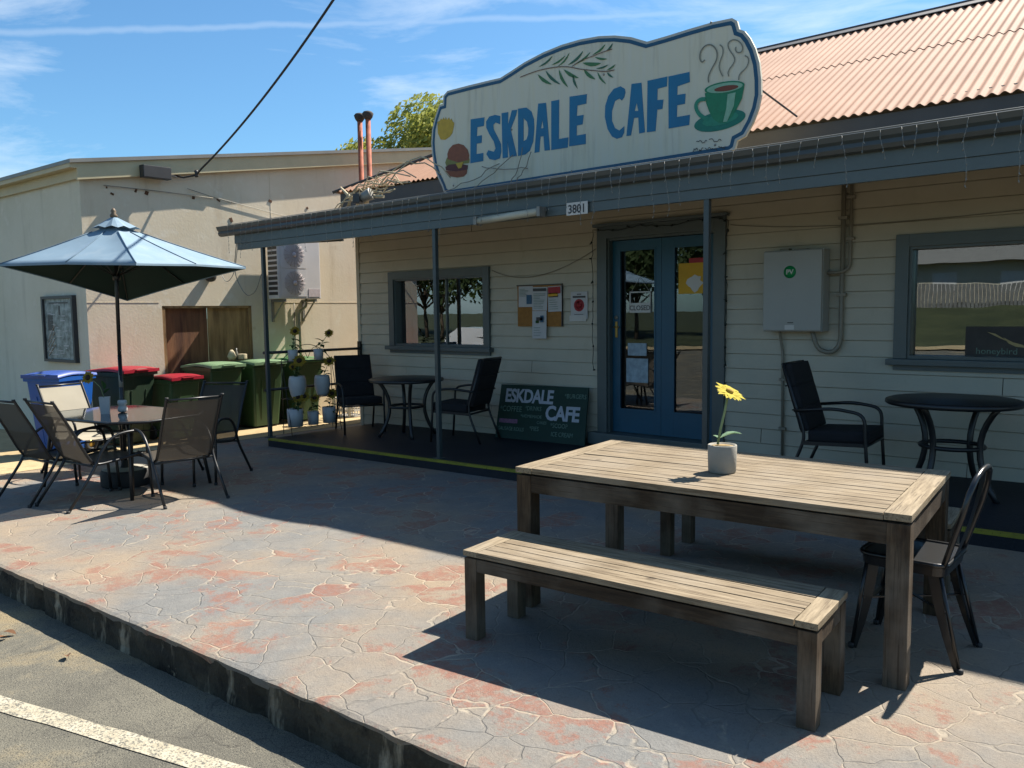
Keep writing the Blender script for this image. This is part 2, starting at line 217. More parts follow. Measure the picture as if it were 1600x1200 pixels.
# crazy paving under worn grey paint
def paving(name):
    m = bpy.data.materials.new(name); m.use_nodes = True; t = m.node_tree; L = t.links.new; b = t.nodes['Principled BSDF']
    def nn(k, **a):
        n = t.nodes.new(k)
        for x, y in a.items(): setattr(n, x, y)
        return n
    co = nn('ShaderNodeTexCoord')
    def noise(s, d=6, r=.6, dist=0.):
        n = nn('ShaderNodeTexNoise'); n.inputs['Scale'].default_value = s; n.inputs['Detail'].default_value = d; n.inputs['Roughness'].default_value = r; n.inputs['Distortion'].default_value = dist
        L(co.outputs['Object'], n.inputs['Vector']); return n
    def ramp(src, p0, p1, c0=(0, 0, 0, 1), c1=(1, 1, 1, 1)):
        n = nn('ShaderNodeValToRGB'); n.color_ramp.elements[0].position = p0; n.color_ramp.elements[1].position = p1
        n.color_ramp.elements[0].color = c0; n.color_ramp.elements[1].color = c1; L(src, n.inputs['Fac']); return n
    def mix(f, a, bb, bt='MIX'):
        n = nn('ShaderNodeMixRGB', blend_type=bt)
        for i, v in ((0, f), (1, a), (2, bb)):
            if isinstance(v, (int, float)): n.inputs[i].default_value = v
            elif isinstance(v, tuple): n.inputs[i].default_value = (*v, 1)
            else: L(v, n.inputs[i])
        return n.outputs[0]
    def mth(op, a, bb):
        n = nn('ShaderNodeMath', operation=op)
        for i, v in ((0, a), (1, bb)):
            if isinstance(v, (int, float)): n.inputs[i].default_value = v
            else: L(v, n.inputs[i])
        return n.outputs[0]
    # warp the coordinates so the stones are irregular
    wz = noise(2.2, 3); 
    wv = nn('ShaderNodeMixRGB', blend_type='ADD'); wv.inputs[0].default_value = .22; L(co.outputs['Object'], wv.inputs[1]); L(wz.outputs['Color'], wv.inputs[2])
    v1 = nn('ShaderNodeTexVoronoi', feature='DISTANCE_TO_EDGE'); v1.inputs['Scale'].default_value = 4.1; L(wv.outputs[0], v1.inputs['Vector'])
    v2 = nn('ShaderNodeTexVoronoi', feature='F1'); v2.inputs['Scale'].default_value = 4.1; L(wv.outputs[0], v2.inputs['Vector'])
    jw = noise(5, 4)                                    # joint width varies
    jd = mth('SUBTRACT', v1.outputs['Distance'], mth('MULTIPLY', jw.outputs['Fac'], .018))
    joint = ramp(jd, .0, .010, (1, 1, 1, 1), (0, 0, 0, 1)).outputs[0]
    jkeep = ramp(noise(1.7, 5, .7).outputs['Fac'], .47, .66).outputs[0]
    jm0 = joint
    wear = ramp(noise(2.4, 10, .78, .3).outputs['Fac'], .505, .56).outputs[0]
    cellr = nn('ShaderNodeSeparateColor'); L(v2.outputs['Color'], cellr.inputs[0])
    wcell = ramp(cellr.outputs[0], .30, .50).outputs[0]
    wearm = mth('MULTIPLY', wear, mth('ADD', mth('MULTIPLY', wcell, 1.0), .0))
    fine = ramp(noise(18, 10, .8).outputs['Fac'], .40, .52).outputs[0]
    wearm = mth('MULTIPLY', wearm, mth('ADD', mth('MULTIPLY', fine, .7), .3))
    worn_ = ramp(noise(2.4, 10, .78, .3).outputs['Fac'], .47, .53).outputs[0]
    jm = mth('MULTIPLY', jm0, mth('MAXIMUM', mth('MULTIPLY', jkeep, .8), worn_))
    wearm = mth('MULTIPLY', wearm, .85)
    grey = mix(noise(7, 8, .7).outputs['Fac'], lin((110, 112, 112)), lin((152, 150, 144)))
    grey = mix(ramp(noise(.6, 5).outputs['Fac'], .42, .66).outputs[0], grey, lin((170, 150, 124)))
    red = mix(noise(9, 8, .7).outputs['Fac'], lin((134, 90, 76)), lin((170, 120, 102)))
    c = mix(wearm, grey, red)
    c = mix(mth('MULTIPLY', mth('SUBTRACT', jm0, mth('MULTIPLY', jm0, jm)), .22), c, lin((86, 88, 88)))
    c = mix(mth('MULTIPLY', jm, .58), c, lin((204, 190, 166)))
    spk = ramp(noise(90, 3, .8).outputs['Fac'], .30, .48).outputs[0]
    c = mix(mth('MULTIPLY', mth('SUBTRACT', 1., spk), .35), c, lin((88, 82, 76)))
    # worn walking line fades to sandy dust
    c = mix(mth('MULTIPLY', ramp(noise(.9, 6, .6).outputs['Fac'], .52, .75).outputs[0], .35), c, lin((190, 170, 140)))
    # foot-worn mottling and dark grime flecks
    c = mix(mth('MULTIPLY', ramp(noise(34, 8, .8).outputs['Fac'], .54, .66).outputs[0], .45), c, lin((92, 92, 92)))
    c = mix(mth('MULTIPLY', ramp(noise(13, 9, .8).outputs['Fac'], .56, .70).outputs[0], .40), c, lin((186, 176, 158)))
    L(c, b.inputs['Base Color']); b.inputs['Roughness'].default_value = .75; b.inputs['Specular IOR Level'].default_value = .3
    bp = nn('ShaderNodeBump'); bp.inputs['Strength'].default_value = .8; bp.inputs['Distance'].default_value = .008
    h = mth('ADD', mth('MULTIPLY', joint, -.7), noise(75, 8, .75).outputs['Fac']); L(h, bp.inputs['Height']); L(bp.outputs[0], b.inputs['Normal'])
    return m
M['paving'] = paving('worn_painted_paving')
def ground(name, cols, scales, thr, rough=.9, bump=.5, bs=120):
    m = bpy.data.materials.new(name); m.use_nodes = True; t = m.node_tree; L = t.links.new; b = t.nodes['Principled BSDF']
    co = t.nodes.new('ShaderNodeTexCoord'); prev = None
    for i, (c, s, th) in enumerate(zip(cols, scales, thr)):
        if i == 0: prev = (*lin(c), 1); continue
        n = t.nodes.new('ShaderNodeTexNoise'); n.inputs['Scale'].default_value = s; n.inputs['Detail'].default_value = 8; n.inputs['Roughness'].default_value = .7
        L(co.outputs['Object'], n.inputs['Vector'])
        r = t.nodes.new('ShaderNodeValToRGB'); r.color_ramp.elements[0].position = th[0]; r.color_ramp.elements[1].position = th[1]; L(n.outputs['Fac'], r.inputs['Fac'])
        x = t.nodes.new('ShaderNodeMixRGB'); L(r.outputs[0], x.inputs[0])
        if isinstance(prev, tuple): x.inputs[1].default_value = prev
        else: L(prev, x.inputs[1])
        x.inputs[2].default_value = (*lin(c), 1); prev = x.outputs[0]
    L(prev, b.inputs['Base Color']); b.inputs['Roughness'].default_value = rough; b.inputs['Specular IOR Level'].default_value = .25
    n = t.nodes.new('ShaderNodeTexNoise'); n.inputs['Scale'].default_value = bs; n.inputs['Detail'].default_value = 4; L(co.outputs['Object'], n.inputs['Vector'])
    bp = t.nodes.new('ShaderNodeBump'); bp.inputs['Strength'].default_value = bump; bp.inputs['Distance'].default_value = .01; L(n.outputs['Fac'], bp.inputs['Height']); L(bp.outputs[0], b.inputs['Normal'])
    return m
M['asphalt'] = ground('asphalt', [(112, 109, 98), (130, 126, 112), (162, 146, 114), (66, 66, 63), (186, 178, 158)], [0, 2, 1.0, 150, 170], [0, (.4, .6), (.50, .64), (.50, .62), (.60, .66)], .95, .7, 160)
def cracks(m, sc_, amt):
    t = m.node_tree; L = t.links.new; b = t.nodes['Principled BSDF']; src = b.inputs['Base Color'].links[0].from_socket
    co = t.nodes.new('ShaderNodeTexCoord'); n = t.nodes.new('ShaderNodeTexNoise'); n.inputs['Scale'].default_value = 3; n.inputs['Detail'].default_value = 6; L(co.outputs['Object'], n.inputs['Vector'])
    a = t.nodes.new('ShaderNodeMixRGB'); a.blend_type = 'ADD'; a.inputs[0].default_value = .5; L(co.outputs['Object'], a.inputs[1]); L(n.outputs['Color'], a.inputs[2])
    v = t.nodes.new('ShaderNodeTexVoronoi'); v.feature = 'DISTANCE_TO_EDGE'; v.inputs['Scale'].default_value = sc_; L(a.outputs[0], v.inputs['Vector'])
    r = t.nodes.new('ShaderNodeValToRGB'); r.color_ramp.elements[0].position = .0; r.color_ramp.elements[0].color = (amt, amt, amt, 1); r.color_ramp.elements[1].position = .006; r.color_ramp.elements[1].color = (0, 0, 0, 1); L(v.outputs['Distance'], r.inputs['Fac'])
    x = t.nodes.new('ShaderNodeMixRGB'); x.inputs[2].default_value = (*lin((46, 44, 42)), 1); L(r.outputs[0], x.inputs[0]); L(src, x.inputs[1]); L(x.outputs[0], b.inputs['Base Color'])
cracks(M['asphalt'], .8, .4)
M['kerb'] = ground('kerb_concrete', [(58, 54, 46), (92, 86, 72), (34, 32, 28), (160, 146, 122)], [0, 6, 3, 9], [0, (.4, .6), (.5, .62), (.66, .72)], .9, .8, 60)
def streaks(m, c, amount, sx, lo=.52, hi=.68, s=5.):
    """run-down stains: pale or dark streaks that hang down the surface"""
    t = m.node_tree; L = t.links.new; b = t.nodes['Principled BSDF']; src = b.inputs['Base Color'].links[0].from_socket
    co = t.nodes.new('ShaderNodeTexCoord'); mp_ = t.nodes.new('ShaderNodeMapping'); mp_.inputs['Scale'].default_value = sx; L(co.outputs['Object'], mp_.inputs['Vector'])
    n = t.nodes.new('ShaderNodeTexNoise'); n.inputs['Scale'].default_value = s; n.inputs['Detail'].default_value = 5; n.inputs['Roughness'].default_value = .65; L(mp_.outputs[0], n.inputs['Vector'])
    r = t.nodes.new('ShaderNodeValToRGB'); r.color_ramp.elements[0].position = lo; r.color_ramp.elements[1].position = hi; L(n.outputs['Fac'], r.inputs['Fac'])
    k = t.nodes.new('ShaderNodeMath'); k.operation = 'MULTIPLY'; k.inputs[1].default_value = amount; L(r.outputs[0], k.inputs[0])
    x = t.nodes.new('ShaderNodeMixRGB'); x.inputs[2].default_value = (*lin(c), 1); L(k.outputs[0], x.inputs[0]); L(src, x.inputs[1]); L(x.outputs[0], b.inputs['Base Color'])
streaks(M['kerb'], (196, 182, 156), .7, (1.2, 1.2, .25), .56, .68, 6)
M['yard'] = ground('pale_yard_concrete', [(182, 160, 120), (204, 182, 140), (150, 128, 95)], [0, 1.5, 5], [0, (.4, .6), (.55, .75)], .9, .4, 80)
M['deck'] = ground('dark_veranda_paint', [(46, 50, 58), (36, 40, 48), (84, 80, 76)], [0, 2, 14], [0, (.4, .6), (.64, .72)], .55, .4, 60)
M['lawn'] = ground('lawn_green', [(58, 66, 42), (78, 84, 54), (46, 54, 34)], [0, .4, 6], [0, (.4, .6), (.5, .7)], .95, .5, 40)
M['paintwhite'] = ground('worn_road_paint', [(204, 196, 174), (184, 174, 150), (116, 114, 106)], [0, 8, 70], [0, (.4, .6), (.50, .58)], .9, .5, 120)
M['yellowline'] = ground('worn_yellow_paint', [(175, 168, 60), (150, 145, 60), (80, 80, 50)], [0, 6, 40], [0, (.4, .6), (.58, .7)], .7, .3, 80)
siding = lin((206, 198, 176))
M['siding'] = mat('cream_weatherboard_paint', siding, .5, .05, 3, bump=.12, bscale=30)
M['trim'] = mat('slate_blue_trim_paint', lin((92, 104, 104)), .4, .08, 5, bump=.1, bscale=40)
M['trimdark'] = mat('grey_eave_paint', lin((86, 84, 82)), .55, .10, 4)
M['door'] = mat('blue_door_paint', lin((12, 88, 116)), .38, .08, 4, bump=.08, bscale=30)
M['roofred'] = mat('faded_terracotta_roof_sheet', lin((182, 140, 114)), .75, .06, 1.5, bump=.1, bscale=12, col2=lin((194, 152, 126)), spec=.2)
M['gutter'] = mat('gutter_grey_green', lin((80, 88, 88)), .4, .1, 6)
M['ceil'] = mat('bounce_veranda_sheet', lin((160, 152, 136)), .7, .1, 3)  # ceiling tone lightened to bounce light onto the wall
M['verandatop'] = mat('weathered_veranda_sheet', lin((140, 128, 112)), .7, .15, 3)
M['bwall'] = ground('cream_rendered_block', [(244, 230, 204), (236, 220, 190), (248, 238, 216), (206, 186, 156)], [0, 1.0, 4, 1.7], [0, (.4, .6), (.55, .7), (.66, .8)], .85, .16, 30)
M['bwall2'] = ground('pale_rendered_block', [(242, 236, 214), (232, 226, 202), (246, 240, 222), (208, 198, 174)], [0, 1.0, 4, 1.7], [0, (.4, .6), (.55, .7), (.66, .8)], .85, .16, 30)
M['bfascia'] = mat('cream_fascia_paint', lin((214, 200, 160)), .6, .08, 3)
M['zinc'] = mat('galvanised_roof_edge', lin((150, 148, 140)), .5, .12, 3, metal=.3)
M['ply'] = mat('weathered_plywood', lin((140, 106, 66)), .8, .25, 2.2, col2=lin((184, 148, 98)), stretch=(4, 4, .6), bump=.2, bscale=20)
M['plydark'] = mat('stained_plywood', lin((92, 50, 34)), .8, .3, 2.0, col2=lin((140, 96, 62)), stretch=(4, 4, .5), bump=.2, bscale=20)
def wood(name, c0, c1, c2, sx):
    m = bpy.data.materials.new(name); m.use_nodes = True; t = m.node_tree; L = t.links.new; b = t.nodes['Principled BSDF']
    co = t.nodes.new('ShaderNodeTexCoord'); mp_ = t.nodes.new('ShaderNodeMapping'); mp_.inputs['Scale'].default_value = sx; L(co.outputs['Object'], mp_.inputs['Vector'])
    n = t.nodes.new('ShaderNodeTexNoise'); n.inputs['Scale'].default_value = 14; n.inputs['Detail'].default_value = 9; n.inputs['Roughness'].default_value = .7; L(mp_.outputs[0], n.inputs['Vector'])
    r = t.nodes.new('ShaderNodeValToRGB'); r.color_ramp.elements[0].position = .3; r.color_ramp.elements[0].color = (*lin(c0), 1); r.color_ramp.elements[1].position = .72; r.color_ramp.elements[1].color = (*lin(c2), 1)
    e = r.color_ramp.elements.new(.5); e.color = (*lin(c1), 1); L(n.outputs['Fac'], r.inputs['Fac'])
    n3 = t.nodes.new('ShaderNodeTexNoise'); n3.inputs['Scale'].default_value = 3.0; n3.inputs['Detail'].default_value = 6; L(co.outputs['Object'], n3.inputs['Vector'])
    r3 = t.nodes.new('ShaderNodeValToRGB'); r3.color_ramp.elements[0].position = .45; r3.color_ramp.elements[1].position = .75; L(n3.outputs['Fac'], r3.inputs['Fac'])
    x = t.nodes.new('ShaderNodeMixRGB'); x.inputs[2].default_value = (*lin((168, 158, 142)), 1); ml = t.nodes.new('ShaderNodeMath'); ml.operation = 'MULTIPLY'; ml.inputs[1].default_value = .5
    L(r3.outputs[0], ml.inputs[0]); L(ml.outputs[0], x.inputs[0]); L(r.outputs[0], x.inputs[1])
    # knots and fine dark splits along the grain
    vk = t.nodes.new('ShaderNodeTexVoronoi'); vk.inputs['Scale'].default_value = 2.6; L(co.outputs['Object'], vk.inputs['Vector'])
    rk = t.nodes.new('ShaderNodeValToRGB'); rk.color_ramp.elements[0].position = .03; rk.color_ramp.elements[0].color = (1, 1, 1, 1); rk.color_ramp.elements[1].position = .075; rk.color_ramp.elements[1].color = (0, 0, 0, 1); L(vk.outputs['Distance'], rk.inputs['Fac'])
    n5 = t.nodes.new('ShaderNodeTexNoise'); n5.inputs['Scale'].default_value = 55; n5.inputs['Detail'].default_value = 3; mp5 = t.nodes.new('ShaderNodeMapping'); mp5.inputs['Scale'].default_value = tuple(.06 if v < 1 else v*.6 for v in sx); L(co.outputs['Object'], mp5.inputs['Vector']); L(mp5.outputs[0], n5.inputs['Vector'])
    r5 = t.nodes.new('ShaderNodeValToRGB'); r5.color_ramp.elements[0].position = .60; r5.color_ramp.elements[1].position = .66; L(n5.outputs['Fac'], r5.inputs['Fac'])
    mm5 = t.nodes.new('ShaderNodeMath'); mm5.operation = 'MAXIMUM'; L(rk.outputs[0], mm5.inputs[0]); L(r5.outputs[0], mm5.inputs[1])
    m6 = t.nodes.new('ShaderNodeMath'); m6.operation = 'MULTIPLY'; m6.inputs[1].default_value = .6; L(mm5.outputs[0], m6.inputs[0])
    xk = t.nodes.new('ShaderNodeMixRGB'); xk.inputs[2].default_value = (*lin((64, 52, 40)), 1); L(m6.outputs[0], xk.inputs[0]); L(x.outputs[0], xk.inputs[1]); L(xk.outputs[0], b.inputs['Base Color'])
    b.inputs['Roughness'].default_value = .8; b.inputs['Specular IOR Level'].default_value = .25
    bp = t.nodes.new('ShaderNodeBump'); bp.inputs['Strength'].default_value = .5; bp.inputs['Distance'].default_value = .003; L(n.outputs['Fac'], bp.inputs['Height']); L(bp.outputs[0], b.inputs['Normal'])
    return m
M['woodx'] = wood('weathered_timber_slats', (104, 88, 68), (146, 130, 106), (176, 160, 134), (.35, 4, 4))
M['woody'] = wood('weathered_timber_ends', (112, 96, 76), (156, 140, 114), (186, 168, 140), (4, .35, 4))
M['woodz'] = wood('weathered_timber_legs_shaded', (52, 41, 31), (82, 66, 48), (112, 92, 70), (4, 4, .4))  # darker copy of the slat timber; shade on the legs put into colour
M['woodrail'] = wood('weathered_timber_rails_shaded', (46, 37, 28), (68, 56, 42), (94, 78, 60), (.35, 4, 4))  # slat timber darkened again, with the rails' shade in its colour
M['black'] = mat('black_powder_coat', (.010, .011, .012), .4, .2, 20)
M['blackmetal'] = mat('glossy_black_steel', (.010, .011, .012), .3, .2, 10, coat=.2)
M['cushion'] = mat('black_cushion_fabric', (.008, .008, .010), .9, .3, 12, bump=.3, bscale=300)
M['batten'] = mat('gap_shade_dark', (.012, .010, .008), .9)  # near black: shade under the slatted tops put into the colour
def translucent(name, col, tr, rough=.8, weave=0., opac=1.0, col_back=None, wscale=900):
    m = bpy.data.materials.new(name); m.use_nodes = True; t = m.node_tree; L = t.links.new; b = t.nodes['Principled BSDF']; out = t.nodes['Material Output']
    b.inputs['Base Color'].default_value = (*col, 1); b.inputs['Roughness'].default_value = rough; b.inputs['Specular IOR Level'].default_value = .3
    co = t.nodes.new('ShaderNodeTexCoord'); n = t.nodes.new('ShaderNodeTexNoise'); n.inputs['Scale'].default_value = 5; n.inputs['Detail'].default_value = 6; L(co.outputs['Object'], n.inputs['Vector'])
    x = t.nodes.new('ShaderNodeMixRGB'); L(n.outputs['Fac'], x.inputs[0]); x.inputs[1].default_value = (*[c*.85 for c in col], 1); x.inputs[2].default_value = (*[min(1, c*1.15) for c in col], 1)
    src = x.outputs[0]
    if col_back:
        g = t.nodes.new('ShaderNodeNewGeometry'); y = t.nodes.new('ShaderNodeMixRGB'); L(g.outputs['Backfacing'], y.inputs[0]); L(src, y.inputs[1]); y.inputs[2].default_value = (*col_back, 1); src = y.outputs[0]
    L(src, b.inputs['Base Color'])
    td = t.nodes.new('ShaderNodeBsdfTranslucent'); td.inputs['Color'].default_value = (*col, 1)
    ms = t.nodes.new('ShaderNodeMixShader'); ms.inputs[0].default_value = tr; L(b.outputs[0], ms.inputs[1]); L(td.outputs[0], ms.inputs[2])
    fin = ms.outputs[0]
    if opac < 1:
        tp = t.nodes.new('ShaderNodeBsdfTransparent'); m2 = t.nodes.new('ShaderNodeMixShader'); m2.inputs[0].default_value = opac; L(tp.outputs[0], m2.inputs[1]); L(fin, m2.inputs[2]); fin = m2.outputs[0]
    L(fin, out.inputs['Surface']); return m
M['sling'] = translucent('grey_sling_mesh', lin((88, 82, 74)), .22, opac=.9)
M['slingsunlit'] = translucent('sunlit_sling_mesh', lin((196, 188, 168)), .2, opac=.97)  # lighter copy of the grey sling; sunlight put into its colour
M['steelgrey'] = mat('grey_green_post_paint', lin((72, 82, 82)), .4, .1, 8)
M['canopytop'] = translucent('faded_blue_green_canvas', lin((138, 164, 182)), .03, .75)
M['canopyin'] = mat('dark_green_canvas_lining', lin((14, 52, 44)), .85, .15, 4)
M['concrete'] = mat('pale_concrete', lin((168, 164, 152)), .85, .12, 8, bump=.2, bscale=60)
M['potgrey'] = mat('glazed_grey_pot', lin((214, 214, 212)), .45, .06, 6)
M['soil'] = mat('sandy_potting_mix', lin((170, 145, 100)), .95, .3, 40, bump=.6, bscale=120)
M['petal'] = translucent('yellow_petal', lin((232, 214, 78)), .35)
M['petaldark'] = translucent('ochre_petal', lin((176, 150, 52)), .3)
M['flowereye'] = mat('dark_flower_centre', lin((60, 40, 22)), .9, .3, 60)
M['eyeyellow'] = mat('yellow_flower_centre', lin((196, 160, 60)), .9, .2, 60)
M['leaf'] = translucent('green_leaf', lin((58, 96, 52)), .25)
M['leafpale'] = translucent('pale_green_leaf', lin((150, 186, 150)), .25)
M['stem'] = mat('green_stem', lin((140, 160, 112)), .7)
M['binblue'] = mat('blue_bin_plastic', lin((14, 86, 172)), .45, .1, 3)
M['binbluelid'] = mat('blue_lid_plastic', lin((52, 84, 160)), .45, .1, 3)
M['bingreen'] = mat('green_bin_plastic', lin((52, 82, 46)), .5, .12, 3)
M['bindark'] = mat('dark_green_bin_plastic', lin((34, 56, 38)), .5, .12, 3)
M['binred'] = mat('red_lid_plastic', lin((160, 26, 46)), .4, .08, 3)
M['binlid'] = mat('faded_green_lid', lin((120, 150, 112)), .5, .1, 3)
M['binlid2'] = mat('bright_green_lid', lin((96, 150, 92)), .5, .1, 3)
M['rubber'] = mat('black_rubber', (.02, .02, .02), .7)
M['pv'] = mat('pale_grey_enclosure', lin((176, 178, 172)), .4, .05, 2)
M['pvside'] = M['pv']
M['white'] = mat('white_plastic', lin((222, 220, 214)), .5, .05, 5)
M['paper'] = mat('white_paper', lin((214, 214, 214)), .8, .04, 6)
M['conduit'] = mat('grey_conduit', lin((148, 142, 126)), .5, .08, 6)
M['cork'] = mat('cork_board', lin((176, 124, 62)), .9, .15, 30, bump=.3, bscale=150)
M['chalkgreen'] = mat('dark_green_board', lin((18, 58, 46)), .7, .15, 4)
M['chalk'] = mat('white_chalk_paint', lin((200, 205, 215)), .9, .1, 30)
M['chalkdim'] = mat('faint_chalk', lin((120, 150, 135)), .9, .3, 30)
M['chalkpink'] = mat('pink_chalk', lin((150, 110, 140)), .9, .3, 30)
M['signcream'] = mat('cream_sign_paint', lin((240, 238, 220)), .55, .05, 2.5, stretch=(6, 1, .5), col2=lin((232, 226, 198)))
M['signedge'] = mat('pale_sign_rim', lin((205, 205, 195)), .5, .04, 4)
M['signblue'] = mat('sign_blue_paint', lin((16, 124, 170)), .5, .10, 5)
M['signnavy'] = mat('sign_border_blue', lin((18, 88, 124)), .5, .08, 5)
for k, c in dict(teal=(22, 130, 110), teal2=(44, 150, 120), green=(30, 138, 96), mint=(150, 200, 170), coffee=(130, 66, 40), yellow=(214, 176, 50), olive=(140, 140, 70), bun=(150, 84, 50), patty=(96, 40, 34), leafa=(70, 128, 78), leafb=(52, 110, 84), stem_=(120, 80, 60), steam=(136, 138, 124), ink=(70, 70, 66)).items():
    M['art_'+k] = mat('sign_art_'+k.strip('_'), lin(c), .55, .12, 20)
M['rust'] = mat('rusty_orange_pipe', lin((168, 84, 54)), .8, .25, 9, col2=lin((190, 108, 76)))
M['acwhite'] = mat('white_air_conditioner_case', lin((232, 228, 226)), .45, .04, 4)
streaks(M['signcream'], (150, 140, 112), .38, (2.5, 1, .22), .54, .74, 4); streaks(M['bwall'], (176, 150, 118), .35, (2, 2, .3), .56, .76, 2.2); streaks(M['bwall2'], (176, 168, 146), .35, (2, 2, .3), .56, .76, 2.2)
streaks(M['siding'], (150, 138, 112), .25, (1.5, 1, .8), .56, .76, 2.5); streaks(M['bingreen'], (110, 118, 96), .4, (3, 3, .6), .56, .74, 6); streaks(M['bindark'], (90, 100, 84), .4, (3, 3, .6), .56, .74, 6); streaks(M['binblue'], (96, 124, 160), .35, (3, 3, .6), .56, .74, 6)
streaks(M['roofred'], (150, 110, 92), .4, (3, .35, .35), .54, .72, 3); streaks(M['canopytop'], (176, 190, 198), .35, (3, 3, 3), .5, .7, 1.2)
M['acgrille'] = mat('pinkish_fan_grille', lin((218, 204, 204)), .6, .1, 30)
M['darkbox'] = mat('dark_plastic', (.03, .03, .03), .5)
M['redc'] = mat('red_print', lin((180, 40, 48)), .6)
M['pvgreen'] = mat('green_sticker', lin((0, 152, 84)), .5, .03)
M['yellowp'] = mat('yellow_poster', lin((228, 176, 20)), .6, .08, 6)
M['tungsten'] = mat('frosted_tube_cover', lin((206, 204, 184)), .35, .04, 4)
M['icicle'] = mat('pale_light_wire', lin((150, 150, 142)), .5, .1, 30)
M['garland'] = mat('dark_green_wire', lin((30, 44, 36)), .6)
M['interior'] = mat('dark_interior', lin((46, 44, 42)), .9, .2, 2)  # darkness of the unlit room put into the wall colour
M['reflection_sheet'] = mat('grey_reflection_tangle', (.85, .85, .82), .9, .45, 9, stretch=(4, 1, .8))  # mirrored tree tangle put into the streaky colour
M['rope'] = mat('bleached_rope', lin((206, 192, 160)), .9, .15, 30)
M['brick_leaf'] = mat('dry_leaf', lin((120, 84, 54)), .9)
M['bark'] = mat('bark', lin((96, 80, 64)), .9, .3, 10)
M['foliage'] = translucent('spring_green_leaf', lin((172, 176, 86)), .35)
M['foliage2'] = translucent('grey_green_leaf', lin((74, 92, 52)), .3)
M['carwhite'] = mat('white_car_paint', lin((225, 225, 225)), .3, .02, 2, coat=.6)
M['fencegrey'] = mat('grey_paling', lin((116, 116, 112)), .8, .3, 3)
M['brass'] = mat('brass', lin((190, 160, 90)), .35, .1, 10, metal=.8)
def glass(name, refl, tint=(.75, .8, .8), rough=.0):
    m = bpy.data.materials.new(name); m.use_nodes = True; t = m.node_tree; L = t.links.new; out = t.nodes['Material Output']
    t.nodes.remove(t.nodes['Principled BSDF'])
    tr = t.nodes.new('ShaderNodeBsdfTransparent'); tr.inputs['Color'].default_value = (*tint, 1)
    gl = t.nodes.new('ShaderNodeBsdfGlossy'); gl.inputs['Roughness'].default_value = rough; gl.inputs['Color'].default_value = (.9, .95, 1, 1)
    lw = t.nodes.new('ShaderNodeFresnel'); lw.inputs['IOR'].default_value = 1.5
    ad_ = t.nodes.new('ShaderNodeMath'); ad_.operation = 'ADD'; ad_.use_clamp = True; ad_.inputs[1].default_value = refl; L(lw.outputs[0], ad_.inputs[0])
    n = t.nodes.new('ShaderNodeTexNoise'); n.inputs['Scale'].default_value = 1.5; co = t.nodes.new('ShaderNodeTexCoord'); L(co.outputs['Object'], n.inputs['Vector'])
    bp = t.nodes.new('ShaderNodeBump'); bp.inputs['Strength'].default_value = .045; bp.inputs['Distance'].default_value = .02; L(n.outputs['Fac'], bp.inputs['Height']); L(bp.outputs[0], gl.inputs['Normal'])
    ms = t.nodes.new('ShaderNodeMixShader'); L(ad_.outputs[0], ms.inputs[0]); L(tr.outputs[0], ms.inputs[1]); L(gl.outputs[0], ms.inputs[2]); L(ms.outputs[0], out.inputs['Surface'])
    return m
M['glass'] = glass('window_glass', .10, (.8, .84, .84))
M['leftglass'] = glass('left_window_glass', .17, (.92, .94, .94))
M['doorglass'] = glass('door_glass', .02, (.94, .96, .96))
M['tableglass'] = glass('smoked_table_glass', .10, (.13, .16, .16), .06)
# ================================================================ the setting
def hx(x): return SL*max(-25., min(25., x))
def kerb_y(x): return -5.88 + .032*max(-25, min(25, x))
def grid_sheet(name, material, xs, ys, zf, kind=True):
    b = MB(); V = [[b.bm.verts.new((x, y(x) if callable(y) else y, zf(x, y(x) if callable(y) else y))) for x in xs] for y in ys]
    for i in range(len(ys)-1):
        for j in range(len(xs)-1): b.bm.faces.new((V[i][j], V[i][j+1], V[i+1][j+1], V[i+1][j]))
    o = b.build(name, material)
    return struct(o) if kind else o
def bank(x, y):
    t = max(0., min(1., (-y-35.)/18.)); k = max(0., min(1., (x+16.)/6.)); return -.44 + hx(x) + (.5+1.5*k)*t*t*(3-2*t)
XS = [-600, -200, -80, -50, -25, -15, -12, -10, -8, -6, 0, 8, 15, 25, 50, 80, 200, 600]
grid_sheet('ground', M['lawn'], XS, [-600, -200, -80, -54, -51, -48, -45, -42, -39, -37, -35, -17, -10, 0, 20, 60, 200, 600], lambda x, y: bank(x, y) if y < -34 else -.50+hx(x))
rnd = random.Random(3)
grid_sheet('road', M['asphalt'], [-80, -50, -25, 0, 25, 50, 80], [-30, -20, -12, -8, lambda x: kerb_y(x)+.02], lambda x, y: -.39+hx(x)-.0)
grid_sheet('far_footpath', M['yard'], [-80, -50, -25, 0, 25, 50, 80], [-34, -30.3], lambda x, y: -.34+hx(x))
# painted parking line and pavement
b = MB(); p0, p1 = Vector((1.02, -6.48)), Vector((2.32, -6.15)); d = (p1-p0).normalized(); nrm = Vector((-d.y, d.x))
a0 = p0-d*3.2; a1 = p0+d*6.0; seg = 46; prev = None
for i in range(seg+1):
    q = a0+(a1-a0)*i/seg; wv = .048+rnd.uniform(-.006, .006)
    cur = [q+nrm*wv, q-nrm*(.052+rnd.uniform(-.006, .006))]
    if prev: b.quad(*[(v.x, v.y, -.386+hx(v.x)) for v in (prev[0], prev[1], cur[1], cur[0])])
    prev = cur
struct(b.build('painted_road_line', M['paintwhite']))
